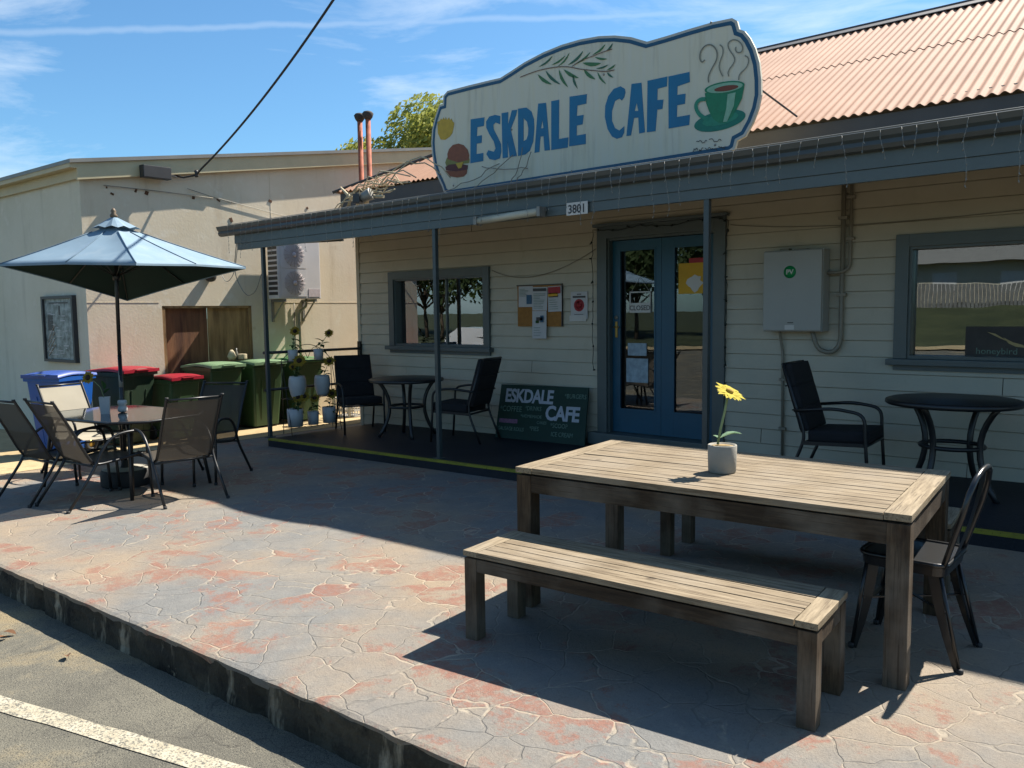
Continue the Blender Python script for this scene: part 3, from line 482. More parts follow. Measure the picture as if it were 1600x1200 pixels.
# raised pavement: a slab with a slightly chipped lip over the kerb face
xs = [-25+i*.08 for i in range(int(50/.08)+1)]; xs = [x for x in xs if -8 < x < 7]; xs = [-25] + xs + [25]
lip = [rnd.uniform(-.008, .008) for _ in xs]
def slab(name, x0, x1, y1, dzz, material):
    b = MB(); X = [x for x in xs if x0 < x < x1]; X = [x0]+X+[x1]
    fr = [b.bm.verts.new((x, kerb_y(x)+.5*(lip[i % len(lip)]), dzz+gz(x)-.006)) for i, x in enumerate(X)]
    fr2 = [b.bm.verts.new((x, kerb_y(x)+.022, dzz+gz(x))) for i, x in enumerate(X)]
    bk = [b.bm.verts.new((x, y1, dzz+gz(x))) for x in X]
    lo = [b.bm.verts.new((x, kerb_y(x)+.012, gz(x)-.05)) for x in X]
    for i in range(len(X)-1):
        b.bm.faces.new((fr[i], fr[i+1], fr2[i+1], fr2[i])); b.bm.faces.new((fr2[i], fr2[i+1], bk[i+1], bk[i])); b.bm.faces.new((lo[i], lo[i+1], fr[i+1], fr[i]))
    return struct(b.build(name, material))
slab('pavement', -4.75, 25, 7.5, 0, M['paving'])
slab('yard_ground', -25, -4.75, 16, .004, M['yard'])
b = MB(); rows = [.0, -.02, -.06, -.10, -.15, -.21]
grid = [[b.bm.verts.new((x, kerb_y(x)+.010-.012*j/5+rnd.uniform(-.007, .007), gz(x)-.008+z)) for x in xs] for j, z in enumerate(rows)]
for j in range(6):
    for i in range(len(xs)):
        if i % 29 == 11: grid[j][i].co.y += .035      # joints between kerb lengths
for j in range(5):
    for i in range(len(xs)-1): b.bm.faces.new((grid[j][i], grid[j][i+1], grid[j+1][i+1], grid[j+1][i]))
struct(b.build('kerb', M['kerb']))
# veranda floor slab and its painted edge
b = MB(); X0, X1 = -3.9, 9.0
b.poly([(X0, -1.85, dz(X0)), (X1, -1.85, dz(X1)), (X1, -1.85, gz(X1)-.1), (X0, -1.85, gz(X0)-.1)], (0, 1.84, 0))
struct(b.build('veranda_floor', M['deck']))
b = MB(); b.quad((X0, -1.853, dz(X0)+.004), (X1, -1.853, dz(X1)+.004), (X1, -1.80, dz(X1)+.004), (X0, -1.80, dz(X0)+.004))
b.quad((X0, -1.854, dz(X0)+.004), (X1, -1.854, dz(X1)+.004), (X1, -1.854, dz(X1)-.018), (X0, -1.854, dz(X0)-.018))
struct(b.build('painted_step_edge', M['yellowline']))

# ================================================================ cafe building
cafe = thing('cafe_building', 'cream weatherboard cafe with blue doors, grey veranda and pink corrugated iron roof', 'building')
CX0, CX1 = -4.24, 9.0
OPEN = [(-3.47, -1.73, .97, 1.90), (.125, 1.425, -.3, 2.23), (3.25, 6.4, .965, 1.945)]   # left window, doorway, right window
b = MB(); zz = -.36; pitch = .148; r2 = random.Random(5)
while zz < 3.05:
    z0, z1 = zz, zz+pitch; xsn = [CX0, CX1]; ivs = [(CX0, CX1)]
    cuts = []
    for (a, c, lo, hi) in OPEN:
        if z0 < hi-.001 and z1 > lo+.001: cuts.append((a, c, lo, hi))
    # full-width pieces between openings
    ed = [CX0]+[v for (a, c, _, _) in cuts for v in (a, c)]+[CX1]
    pieces = [(ed[i], ed[i+1], z0, z1) for i in range(0, len(ed), 2)]
    for (a, c, lo, hi) in cuts:
        if z0 < lo: pieces.append((a, c, z0, lo))
        if z1 > hi: pieces.append((a, c, hi, z1))
    cut_ = []
    for (a, c, l, h) in pieces:      # butt joints: long boards are two lengths with a hairline gap
        if c-a > 2.2 and r2.random() < .75:
            mjo = r2.uniform(a+.5, c-.5); cut_ += [(a, mjo-.0025, l, h), (mjo+.0025, c, l, h)]
        else: cut_.append((a, c, l, h))
    for (a, c, l, h) in cut_:
        off_ = r2.uniform(-.002, .002)
        yb = lambda z, off_=off_: -.027+off_+.016*(z-z0)/pitch
        lo_ = l+.0065 if l == z0 else l
        if h <= lo_: continue
        b.quad((a, yb(lo_), lo_), (c, yb(lo_), lo_), (c, yb(h), h), (a, yb(h), h))
        if l == z0:      # shadow gap under each board
            b.quad((a, yb(lo_), lo_), (c, yb(lo_), lo_), (c, .006, lo_), (a, .006, lo_)); b.quad((a, .006, z0), (c, .006, z0), (c, .006, lo_), (a, .006, lo_)); b.quad((a, -.011, z0), (c, -.011, z0), (c, .006, z0), (a, .006, z0))
    zz += pitch
b.build('front_wall', M['siding'], cafe)
b = MB(); b.bx(CX0-.02, CX0+.03, .0, 7, -.35, 3.1); b.build('side_wall', M['siding'], cafe)
b = MB(); b.bx(CX0-.03, CX0+.035, -.034, .0, -.35, 3.05); b.build('corner_board', M['siding'], cafe)
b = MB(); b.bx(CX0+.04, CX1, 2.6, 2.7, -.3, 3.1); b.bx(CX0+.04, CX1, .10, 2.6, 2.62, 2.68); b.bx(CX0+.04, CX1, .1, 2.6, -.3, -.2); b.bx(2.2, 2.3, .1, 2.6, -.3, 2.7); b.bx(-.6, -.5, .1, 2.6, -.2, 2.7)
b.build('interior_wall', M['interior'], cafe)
# main roof ---------------------------------------------------------
def roofz(x, y): return 3.12-.012*(x-1.5)*(1-(y+.2)/3.2) + (y+.2)*(4.85-3.12)/3.2
cp = .088; amp = .0125
def corr_sheet(b, x0, x1, yb, yt, up, hip):
    n = int((x1-x0)/cp*6); prev = None
    for i in range(n+1):
        x = x0+(x1-x0)*i/n; h = amp*math.cos(2*PI*x/cp)
        yb_, yt_ = yb, yt
        if hip: # limit by hip line x = -4.5+(y+.2)
            yl = x+4.5-.2
            if yl < yb: prev = None; continue
            yt_ = min(yt, yl)
        pts = [b.bm.verts.new((x, yb_, roofz(x, yb_)+h+up)), b.bm.verts.new((x, yt_, roofz(x, yt_)+h+up))]
        if prev:
            f = b.bm.faces.new((prev[0], pts[0], pts[1], prev[1])); f.smooth = True
        prev = pts
b = MB(); corr_sheet(b, -4.5, 10.5, -.2, 1.62, 0, True); corr_sheet(b, -4.5, 10.5, 1.5, 3.02, .007, True)
b.quad((-4.5, -.2, 3.18), (-1.3, 3, 4.86), (-1.3, 3.2, 4.86), (-4.5, 6.4, 3.18))
b.quad((-1.3, 3, 4.83), (10.5, 3, 4.83), (10.5, 6.4, 3.1), (-4.5, 6.4, 3.1))
rf = b.build('roof', M['roofred'], cafe)
b = MB(); b.tube([(-1.35, 3, 4.875), (10.5, 3, 4.875)], .035, 8, flat=.8)
b.poly([(-1.3, 2.84, 4.79), (-1.3, 2.84, 4.80), (-1.3, 3, 4.89), (-1.3, 3, 4.88)], (11.8, 0, 0))
b.build('ridge_cap', M['trimdark'], rf)
b = MB(); b.tube([(-4.52, -.22, 3.19), (-1.3, 3, 4.88)], .03, 8, flat=.7); b.build('hip_cap', M['trimdark'], rf)
b = MB(); b.poly([(-4.42, -.16, 2.80), (10.5, -.16, 2.80), (10.5, -.16, 3.00), (-4.42, -.16, 3.165)], (0, .03, 0)); b.poly([(-4.42, -.15, 3.16), (-4.42, 6.3, 3.16), (-4.42, 6.3, 2.9), (-4.42, -.15, 2.9)], (.02, 0, 0))
b.build('eave_fascia', M['trimdark'], cafe)
b = MB(); b.bx(CX0+.05, CX1, -.12, -.03, 3.02, 3.04); b.bx(CX0, CX1, -.02, .02, 2.95, 3.1); b.build('eave_soffit', M['trimdark'], cafe)
# veranda ------------------------------------------------------------
b = MB(); x0, x1 = -4.78, 9.2; n = int((x1-x0)/cp*4); prev = None
for i in range(n+1):
    x = x0+(x1-x0)*i/n; h = .010*math.cos(2*PI*x/cp)
    pts = [b.bm.verts.new((x, y, z+h)) for y, z in ((-1.80, 2.60), (-.14, 2.775))]
    if prev: f = b.bm.faces.new((prev[0], pts[0], pts[1], prev[1])); f.smooth = True
    prev = pts
vr = b.build('veranda_roof', M['verandatop'], cafe)
b = MB(); b.poly([(-4.55, -1.74, 2.33), (-4.55, -1.74, 2.56), (-4.55, -.05, 2.74), (-4.55, -.05, 2.50)], (.035, 0, 0)); b.build('end_board', M['trim'], vr)
b = MB()
for x in [-4.3+i*1.25 for i in range(11)]:
    b.poly([(x, -1.73, 2.44), (x, -1.73, 2.56), (x, -.03, 2.745), (x, -.03, 2.62)], (.045, 0, 0))
b.build('rafter', M['ceil'], vr)
b = MB(); b.poly([(-4.5, -1.72, 2.40), (9.1, -1.72, 2.40), (9.1, -.03, 2.60), (-4.5, -.03, 2.60)], (0, 0, .006)); b.build('ceiling_lining', M['ceil'], vr)
b = MB(); prof = [(-1.775, 2.485), (-1.80, 2.478), (-1.835, 2.488), (-1.85, 2.515), (-1.842, 2.545), (-1.862, 2.565), (-1.875, 2.602), (-1.868, 2.608), (-1.855, 2.570), (-1.79, 2.55), (-1.775, 2.59)]
b.poly([(-4.9, y, z) for y, z in prof], (14, 0, 0)); b.build('gutter', M['gutter'], vr)
b = MB(); b.bx(-4.62, 9.1, -1.775, -1.745, 2.372, 2.50); b.build('fascia_board', M['trim'], vr)
b = MB(); b.bx(-4.58, 9.1, -1.765, -1.725, 2.288, 2.368); b.bx(-4.58, 9.1, -1.755, -1.735, 2.366, 2.374); b.build('beam', M['trim'], vr)
for x in (-4.02, -.867, 2.203, 5.4):
    b = MB(); b.bx(x-.023, x+.023, -1.76, -1.714, dz(x)-.01, 2.29, .006)
    b.bx(x-.05, x+.05, -1.79, -1.69, dz(x)-.005, dz(x)+.008)
    b.build('post', M['steelgrey'], vr)
b = MB(); b.tube([(-4.1, -1.74, .93), (-4.22, -.02, .915)], .02, 8); b.tube([(-4.1, -1.74, .44), (-4.22, -.02, .425)], .018, 8); b.bx(-4.26, -4.2, -.06, -.02, .82, 1.02)
b.build('handrail', M['black'], vr)
# doors --------------------------------------------------------------
fr = MB(); fr.bx(.0, .125, -.055, .0, -.10, 2.35, .004); fr.bx(1.425, 1.55, -.055, .0, -.10, 2.35, .004); fr.bx(.125, 1.425, -.056, .0, 2.225, 2.352, .004)
fr.bx(-.03, 1.58, -.10, -.0, 2.352, 2.385, .004)
fr.bx(.125, .145, -.02, .12, -.1, 2.226); fr.bx(1.405, 1.425, -.02, .12, -.1, 2.226); fr.bx(.145, 1.405, -.018, .12, 2.20, 2.224)
fo = fr.build('door_frame', M['trim'], cafe)
b = MB(); b.bx(-.06, 1.62, -.16, .12, -.085, .045, .006); b.build('door_sill', M['trim'], fo)
def leaf(x0, x1, g0, g1, hand):
    b = MB(); y0, y1 = .045, .085; z0, z1 = .05, 2.195; gb, gt = .315, 2.085
    b.bx(x0, g0, y0, y1, z0, z1); b.bx(g1, x1, y0, y1, z0, z1); b.bx(g0, g1, y0+.001, y1-.001, z0, gb); b.bx(g0, g1, y0+.001, y1-.001, gt, z1)
    o = b.build('door', M['door'], cafe)
    b = MB()
    for (a, c, e, f) in ((g0-.012, g0+.006, gb-.012, gt+.012), (g1-.006, g1+.012, gb-.012, gt+.012)): b.bx(a, c, y0-.006, y0, e, f)
    b.bx(g0+.006, g1-.006, y0-.006, y0, gb-.012, gb+.006); b.bx(g0+.006, g1-.006, y0-.006, y0, gt-.006, gt+.012)
    b.build('glazing_bead', M['door'], o)
    b = MB(); b.bx(g0, g1, .063, .068, gb, gt); b.build('glass', M['doorglass'], o)
    if hand:
        b = MB(); b.bx(x0+.035, x0+.065, y0-.008, y0, 1.12, 1.30, .003); b.tube([(x0+.05, y0-.01, 1.24), (x0+.05, y0-.05, 1.24), (x0+.11, y0-.055, 1.24)], .009, 8)
        b.build('handle', M['brass'], o)
        b = MB(); b.lathe([(.022, 0), (.022, .012), (0, .014)], (x0+.05, y0, 1.345), 14, M=Matrix.Rotation(PI/2, 4, 'X')); b.build('lock', M['zinc'], o)
leaf(.148, .768, .245, .69, True); leaf(.772, 1.402, .925, 1.335, False)
# windows --------------------------------------------------------------
def window(x0, x1, z0, z1, tw, mull=None, left_pane=False):
    b = MB(); b.bx(x0-tw, x0, -.055, 0, z0-.0, z1+tw, .004); b.bx(x1, x1+tw, -.055, 0, z0-.0, z1+tw, .004); b.bx(x0, x1, -.056, 0, z1, z1+tw-.002, .004)
    b.bx(x0, x0+.022, -.03, .1, z0, z1); b.bx(x1-.022, x1, -.03, .1, z0, z1); b.bx(x0+.022, x1-.022, -.03, .1, z1-.022, z1); b.bx(x0+.022, x1-.022, -.03, .1, z0, z0+.03)
    if mull: b.bx(mull-.014, mull+.014, .045, .09, z0+.03, z1-.022)
    o = b.build('window', M['trim'], cafe)
    b = MB(); b.bx(x0-tw-.05, x1+tw+.04, -.10, -.002, z0-.055, z0-.002, .006); b.bx(x0-tw, x1+tw, -.045, -.002, z0-.10, z0-.056); b.build('sill', M['trim'], o)
    b = MB(); b.bx(x0+.022, x1-.022, .062, .067, z0+.03, z1-.022); b.build('glass', M['leftglass'] if left_pane else M['glass'], o)
    return o
wl = window(-3.45, -1.75, .97, 1.895, .105, -2.5, True); wr = window(3.262, 6.39, .968, 1.942, .108, 4.95)
def reflection_sheet(x0, x1, z0, z1, y, par, m):
    b = MB(); n = 90; prev = None; q = random.Random(int(x0*100))
    for i in range(n+1):
        x = x0+(x1-x0)*i/n; yy = y+.03*math.sin(i*.9)+q.uniform(-.008, .008)
        c = [b.bm.verts.new((x, yy, z0)), b.bm.verts.new((x, yy, z1))]
        if prev: f = b.bm.faces.new((prev[0], c[0], c[1], prev[1])); f.smooth = True
        prev = c
    return b.build('reflection_sheet', m, par)
reflection_sheet(-3.42, -1.78, 1.16, 1.86, .115, wl, M['reflection_sheet'])  # added sheet standing in for tree reflections in the left window

# ================================================================ neighbouring building
BA = math.radians(89); BK = Vector((-6.35, -3.0, 0)); BU = Vector((math.cos(BA), math.sin(BA), 0)); BN = Vector((math.sin(BA), -math.cos(BA), 0))
nb = thing('rendered_block_hall', 'long cream rendered hall with low sloping roof and boarded-up opening, left of the cafe', 'building')
def PB(s, o, z): v = BK+BU*s+BN*o; return (v.x, v.y, z)
def zt(s): return 3.48+.163*s
def wall_panel(b, s0, s1, z0, z1=None):
    t0 = zt(s0)-.02 if z1 is None else z1; t1 = zt(s1)-.02 if z1 is None else z1
    b.poly([PB(s0, 0, z0), PB(s1, 0, z0), PB(s1, 0, t1), PB(s0, 0, t0)], BN*-.2)
b = MB(); wall_panel(b, 0, 1.04, -.5); wall_panel(b, 2.49, 9.5, -.5); wall_panel(b, 1.04, 2.49, 1.575); wall_panel(b, 1.04, 2.49, -.5, .08)
b.build('side_wall', M['bwall'], nb)
AD = Vector((-.999, -.041, 0)).normalized(); AN = Vector((.041, -.999, 0))
def PA(s, o, z): v = BK+AD*s+AN*o; return (v.x, v.y, z)
b = MB(); b.poly([PA(.0, 0, -.6), PA(16, 0, -.6), PA(16, 0, 3.46), PA(.0, 0, 3.46)], -AN*.2); b.build('front_wall', M['bwall2'], nb)
b = MB(); ext = Matrix.Identity(4)
b.poly([PB(-.06, .10, 3.25), PB(9.5, .10, 3.26+.166*9.5), PB(9.5, .10, 3.48+.163*9.5), PB(-.06, .10, 3.47)], BN*-.04); b.build('barge_board', M['bfascia'], nb)
b = MB(); b.poly([PA(-.05, .05, 3.27), PA(16, .05, 3.27), PA(16, .05, 3.43), PA(-.05, .05, 3.43)], -AN*.03); b.build('eave_fascia', M['bfascia'], nb)
b = MB(); b.poly([PA(-.10, .16, 3.40), PA(16, .16, 3.40), PA(16, .16, 3.50), PA(-.10, .16, 3.50)], -AN*.10); b.build('gutter', M['bfascia'], nb)
b = MB(); c1 = [PB(-.16, .14, 3.455), PB(9.6, .14, 3.48+.163*9.6), (PB(9.6, .14, 0)[0]-16, PB(9.6, .14, 0)[1], 3.48+.163*9.6), (-22.3, -3.85, 3.455)]
b.poly(c1, (0, 0, .05)); b.build('roof', M['zinc'], nb)
b = MB(); b.poly([PB(1.04, -.07, .08), PB(1.765, -.07, .08), PB(1.765, -.07, 1.575), PB(1.04, -.07, 1.575)], BN*-.02); bo = b.build('boarded_opening', M['plydark'], nb)
b = MB(); b.poly([PB(1.775, -.06, .08), PB(2.49, -.06, .08), PB(2.49, -.06, 1.575), PB(1.775, -.06, 1.575)], BN*-.02); b.build('plywood_sheet', M['ply'], bo)
b = MB()
for s in (1.06, 2.46): b.poly([PB(s-.02, -.01, .08), PB(s+.03, -.01, .08), PB(s+.03, -.01, 1.575), PB(s-.02, -.01, 1.575)], BN*-.05)
b.poly([PB(1.04, -.01, 1.54), PB(2.49, -.01, 1.54), PB(2.49, -.01, 1.575), PB(1.04, -.01, 1.575)], BN*-.05); b.build('frame', M['ply'], bo)
# block joints: thin raised cover strips, as on the wall
b = MB()
for s in (2.9, 5.8): b.poly([PB(s, .004, 1.7), PB(s+.012, .004, 1.7), PB(s+.012, .004, zt(s)-.25), PB(s, .004, zt(s)-.25)], BN*-.006)
b.poly([PB(.0, .004, 1.62), PB(1.0, .004, 1.62), PB(1.0, .004, 1.63), PB(0, .004, 1.63)], BN*-.006); b.poly([PB(2.66, .004, 1.62), PB(8, .004, 1.62), PB(8, .004, 1.63), PB(2.66, .004, 1.63)], BN*-.006)
b.build('cover_strip', M['bwall'], nb)
# ================================================================ sign
SY = -.80
sg = thing('cafe_sign', 'big cream hand-painted board with blue border and blue lettering above the gutter', 'sign', (0, SY, 0))
def S3(pts, y): return [(x, y, z) for x, z in pts]
b = MB(); b.poly(S3(SIGN_OUTLINE, .0), (0, .03, 0)); b.build('panel', M['signcream'], sg, tri=True)
def inset(pts, d):
    n = len(pts); o = []; A = sum(pts[i][0]*pts[(i+1) % n][1]-pts[(i+1) % n][0]*pts[i][1] for i in range(n)); sgn = 1 if A > 0 else -1
    for i in range(n):
        p, c, q = Vector(pts[i-1]), Vector(pts[i]), Vector(pts[(i+1) % n]); e1 = (c-p).normalized(); e2 = (q-c).normalized()
        n1 = Vector((-e1.y, e1.x))*sgn; n2 = Vector((-e2.y, e2.x))*sgn; k = n1+n2; k = k/max(.5, k.length_squared/2)*1.0
        o.append((c.x+k.x*d, c.y+k.y*d))
    return o
def band(a, c, y, name, m):
    b = MB(); n = len(a); va = [b.bm.verts.new((x, y, z)) for x, z in a]; vb = [b.bm.verts.new((x, y, z)) for x, z in c]
    for i in range(n): b.bm.faces.new((va[i], va[(i+1) % n], vb[(i+1) % n], vb[i]))
    return b.build(name, m, sg)
i0, i1, i2 = inset(SIGN_OUTLINE, .002), inset(SIGN_OUTLINE, .024), inset(SIGN_OUTLINE, .058)
band(i0, i1, -.002, 'rim', M['signedge']); band(i1, i2, -.0025, 'border', M['signblue'] if False else M['signnavy'])
for outer, hole in SIGN_LETTERS:
    b = MB(); b.poly(S3(outer, -.004), (0, .003, 0), [S3(hole, -.004)] if hole else None)
    b.build('letter', M['signblue'], sg, tri=not hole)
pics = {'cup_picture': (1.2, 9), 'burger_picture': (-9, -1.2), 'gum_branch_picture': (-1.2, 1.2)}
for nm, (lo, hi) in pics.items():
    groups = {}
    for col, lvl, pts in SIGN_ART:
        cx = sum(p[0] for p in pts)/len(pts)
        if lo <= cx < hi: groups.setdefault(col, []).append((lvl, pts))
    parent = None
    for col, L_ in groups.items():
        b = MB()
        for k, (lvl, pts) in enumerate(L_):
            b.poly(S3(pts, -.003-.0012*lvl), (0, .002, 0))
            if nm != 'gum_branch_picture' or k == len(L_)-1:
                o = b.build(nm if parent is None else 'painted_shape', M['art_'+col], sg if parent is None else parent, tri=True); b = MB()
                parent = parent or o
    for col, wd, pts in SIGN_LINES:
        cx = sum(p[0] for p in pts)/len(pts)
        if lo <= cx < hi:
            b = MB(); P = [Vector(p) for p in pts]
            for it in range(2):
                Q = [P[0]]
                for i in range(len(P)-1): Q += [P[i]*.75+P[i+1]*.25, P[i]*.25+P[i+1]*.75]
                P = Q+[P[-1]]
            lf, rt = [], []
            for i, p in enumerate(P):
                t = (P[min(i+1, len(P)-1)]-P[max(i-1, 0)]).normalized(); nn = Vector((-t.y, t.x))*wd/2; lf.append(p+nn); rt.append(p-nn)
            yy = -.0095
            for i in range(len(P)-1): b.quad((lf[i].x, yy, lf[i].y), (lf[i+1].x, yy, lf[i+1].y), (rt[i+1].x, yy, rt[i+1].y), (rt[i].x, yy, rt[i].y))
            b.build('painted_line', M['art_'+('stem_' if col == 'stem' else col)], parent)
b = MB()
for x in (-1.2, .3, 1.7):
    b.bx(x-.02, x+.02, .03, .06, 2.70, 3.6); b.bar((x, .06, 3.45), (x, .60, 3.14), .03, .03)
b.bar((2.0, .04, 3.50), (2.33, .56, 3.16), .012, .012)
b.build('support_frame', M['trimdark'], sg)
# screws on the panel
b = MB()
for x, z in ((-1.72, 3.63), (1.75, 3.98), (.6, 3.75), (-1.5, 2.9), (.2, 2.86), (1.8, 2.9), (-.6, 3.4)):
    b.lathe([(.012, 0), (.010, .004), (0, .005)], (x, -.0, z), 10, M=Matrix.Rotation(PI/2, 4, 'X'))
b.build('screw', M['zinc'], sg)
# ================================================================ small things fixed to the veranda and wall
t = thing('number_plate', 'small white house number plate reading 3801 on the veranda beam', 'number plate', (.978, -1.792, 2.325))
b = MB(); b.bx(-.115, .115, -.004, .004, -.055, .055, .002); b.build('plate', M['white'], t)
text_mesh('numerals', '3801', .105, M['darkbox'], t, face_y(0, -.0055, -.038), 'CENTER', .0008, .92, .002)
t = thing('fluorescent_light', 'white batten tube light fixed under the veranda beam', 'light', (.23, -1.84, 2.33), rz=.01)
b = MB(); b.tube([(-.38, 0, -.028), (.36, 0, -.002)], .036, 12, flat=1.0); b.build('diffuser', M['tungsten'], t)
b = MB(); b.bar((-.39, .035, -.01), (.40, .035, .018), .05, .03); b.bx(.36, .395, -.045, .05, -.05, .04, .005); b.bx(-.42, -.38, -.04, .05, -.065, .015, .005); b.build('housing', M['zinc'], t)
# icicle lights
q = random.Random(11); b = MB(); x = -4.6; top = []
bm2 = MB()
while x < 8.5:
    L = q.choice((.12, .18, .26, .34, .42)); pts = [(x, -1.885, 2.60)]; k = int(L/.045); xx = x; yy = -1.89
    for i in range(1, k+1):
        xx += q.uniform(-.012, .012); yy += q.uniform(-.003, .003); pts.append((xx, yy, 2.60-L*i/k))
    b.tube(pts, .0015, 5)
    for p in pts[1:]: b.tube([p, (p[0]+q.uniform(-.012, .012), p[1], p[2]-.018)], .0035, 5)
    top.append((x, -1.882, 2.612)); x += q.uniform(.09, .19)
b.tube(top, .004, 5)
ic = b.build('icicle_lights', M['icicle']); tag(ic, 'unlit icicle string lights dangling along the whole veranda gutter', 'string lights')
# garland of coloured bulbs round the door frame
q = random.Random(12); b = MB(); bb = MB()
path = [(-.03, .75), (-.045, 1.2), (-.03, 1.6), (-.05, 2.0), (-.03, 2.33), (.3, 2.30), (.6, 2.33), (.9, 2.30), (1.2, 2.335), (1.5, 2.33), (1.585, 2.3), (1.57, 1.9), (1.59, 1.5), (1.57, 1.1), (1.585, .8)]
pp = []
for i in range(len(path)-1):
    for k in range(5):
        f = k/5; pp.append((path[i][0]*(1-f)+path[i+1][0]*f+q.uniform(-.01, .01), -.075+q.uniform(-.01, .005), path[i][1]*(1-f)+path[i+1][1]*f+q.uniform(-.01, .01)))
b.tube(pp, .004, 5); gl = b.build('fairy_lights', M['garland']); tag(gl, 'dark green cord of small unlit bulbs strung round the blue doors', 'string lights')
for i, p in enumerate(pp):
    if i % 3 == 0: bb = MB(); bb.tube([p, (p[0]+q.uniform(-.03, .03), p[1]-.02, p[2]+q.uniform(-.03, .03))], [.012, .006], 6); bb.build('bulb', M['garland'], gl)
# draped wire across the wall
b = MB(); a_ = arc((-1.60, -.04, 1.95), (-.95, -.04, 1.66), (-.02, -.04, 2.12), 14); b.tube(a_, .004, 5)
o = b.build('wall_wire', M['conduit']); tag(o, 'thin cord sagging across the wall over the cork noticeboard', 'cord')
b = MB(); b.tube(arc((1.60, -.04, 2.26), (2.9, -.04, 2.05), (6.0, -.04, 2.30), 18), .0035, 5)
o = b.build('wall_wire', M['conduit']); tag(o, 'thin cord looped along the wall above the grey electrical box and right window', 'cord')
# noticeboard and papers
t = thing('noticeboard', 'cork noticeboard on the wall between left window and doors', 'noticeboard', (-.845, -.03, 1.49))
b = MB(); b.bx(-.335, .335, -.012, .006, -.245, .245); b.build('cork_panel', M['cork'], t)
b = MB(); b.bx(-.345, .345, -.017, .006, .245, .257); b.bx(.335, .347, -.017, .006, -.245, .245); b.build('frame', M['darkbox'], t)
def paper(x, y, z, w_, h_, lab, blocks=(), rot=0.):
    t = thing('paper_notice', lab, 'paper notice', (x, y, z), group='papers pinned to the cork noticeboard'); t.rotation_euler = (0, rot, 0)
    b = MB(); n = 5; prev = None
    for i in range(n+1):
        zz_ = h_/2-h_*i/n; c = [b.bm.verts.new((-w_/2, -.004-.006*(i/n)**2, zz_)), b.bm.verts.new((w_/2, -.002-.008*(i/n)**2, zz_))]
        if prev: b.bm.faces.new((prev[0], c[0], c[1], prev[1]))
        prev = c
    b.build('sheet', M['paper'], t)
    by = {}
    for (x0, x1, z0, z1, mm) in blocks: by.setdefault(mm, []).append((x0, x1, z0, z1))
    for mm, L_ in by.items():
        b = MB()
        for (x0, x1, z0, z1) in L_: b.bx(x0, x1, -.014, -.013, z0, z1)
        b.build('print', M[mm], t)
def lines(x0, x1, z0, z1, n, seed):
    q = random.Random(seed); return [(x0, x0+(x1-x0)*q.uniform(.5, 1), z1-(z1-z0)*(i+.5)/n-.003, z1-(z1-z0)*(i+.5)/n+.002, 'chalkdim') for i in range(n)]
paper(-1.045, -.045, 1.605, .22, .25, 'white flyer with a dark round picture, at the left of the cork board', [(.02, .10, -.09, .02, 'signnavy')]+lines(-.09, .06, .0, .1, 6, 1))
paper(-.82, -.052, 1.575, .225, .28, 'white letter with a dark printed heading, top middle of the cork board', [(-.10, .10, .09, .125, 'darkbox')]+lines(-.09, .09, -.12, .07, 10, 2), .01)
paper(-.60, -.046, 1.57, .20, .30, 'white flyer with a red and orange photo at its top, right of the cork board', [(-.09, .09, .06, .14, 'redc'), (-.09, .05, .03, .07, 'yellowp'), (-.08, .05, .02, .032, 'darkbox')]+lines(-.08, .08, -.13, .0, 5, 3), -.03)
paper(-.825, -.060, 1.265, .215, .33, 'white flyer with a small dark picture hanging below the bottom edge of the cork board', [(-.04, .06, .05, .09, 'darkbox'), (-.05, .0, .02, .05, 'leaf'), (.02, .07, .03, .11, 'signnavy')]+lines(-.08, .08, -.14, -.02, 4, 4), .0)
t = thing('warning_notice', 'white laminated notice with a red prohibition circle, beside the doors', 'notice', (-.262, -.03, 1.49))
b = MB(); b.bx(-.118, .118, -.003, .004, -.16, .155); b.build('sheet', M['paper'], t)
b = MB(); b.lathe([(.052, 0), (.052, .002), (.072, .002), (.072, 0)], (0, -.004, .0), 28, M=Matrix.Rotation(PI/2, 4, 'X'), smooth=False); b.bar((-.04, -.005, .04), (.04, -.005, -.04), .014, .002); b.lathe([(.030, 0), (.030, .0015), (0, .0016)], (0, -.0035, 0), 16, M=Matrix.Rotation(PI/2, 4, 'X')); b.build('prohibition_symbol', M['redc'], t)
b = MB(); b.bx(-.09, .09, -.005, -.003, .085, .107); b.bx(-.03, .03, -.005, -.003, .122, .132); b.bx(-.07, .06, -.005, -.003, -.108, -.102); b.build('print', M['darkbox'], t)
b = MB(); b.bx(-.135, .10, -.008, -.004, -.185, -.12); b.build('lower_strip', M['white'], t)
# electrical box
t = thing('electrical_enclosure', 'pale grey electrical cabinet with round green PV sticker on the wall', 'electrical box', (2.30, 0, 1.585))
b = MB(); b.bx(-.28, .28, -.195, -.03, -.38, .38, .008); b.build('case', M['pv'], t)
b = MB(); b.bx(-.275, .275, -.222, -.197, -.372, .372, .010); b.bx(-.262, .262, -.2235, -.222, .285, .289); b.bx(-.262, .262, -.2235, -.222, -.29, -.286); dr = b.build('door', M['pv'], t)
b = MB(); b.lathe([(.058, 0), (.058, .003), (0, .0032)], (-.02, -.222, .175), 28, M=Matrix.Rotation(PI/2, 4, 'X')); st = b.build('sticker', M['pvgreen'], dr)
text_mesh('sticker_text', 'PV', .062, M['white'], dr, face_y(-.02, -.227, .155), 'CENTER', .0006, 1, .0015)
b = MB(); b.bx(-.06, .03, -.226, -.222, -.362, -.318, .001); b.build('label', M['white'], dr)
b = MB(); b.bx(-.035, .02, -.225, -.222, -.30, -.292); b.build('latch', M['darkbox'], dr)
b = MB(); b.bx(-.15, -.06, -.15, -.08, .38, .40, .004); b.bx(.0, .12, -.19, -.1, .38, .387); b.build('cable_gland', M['conduit'], t)
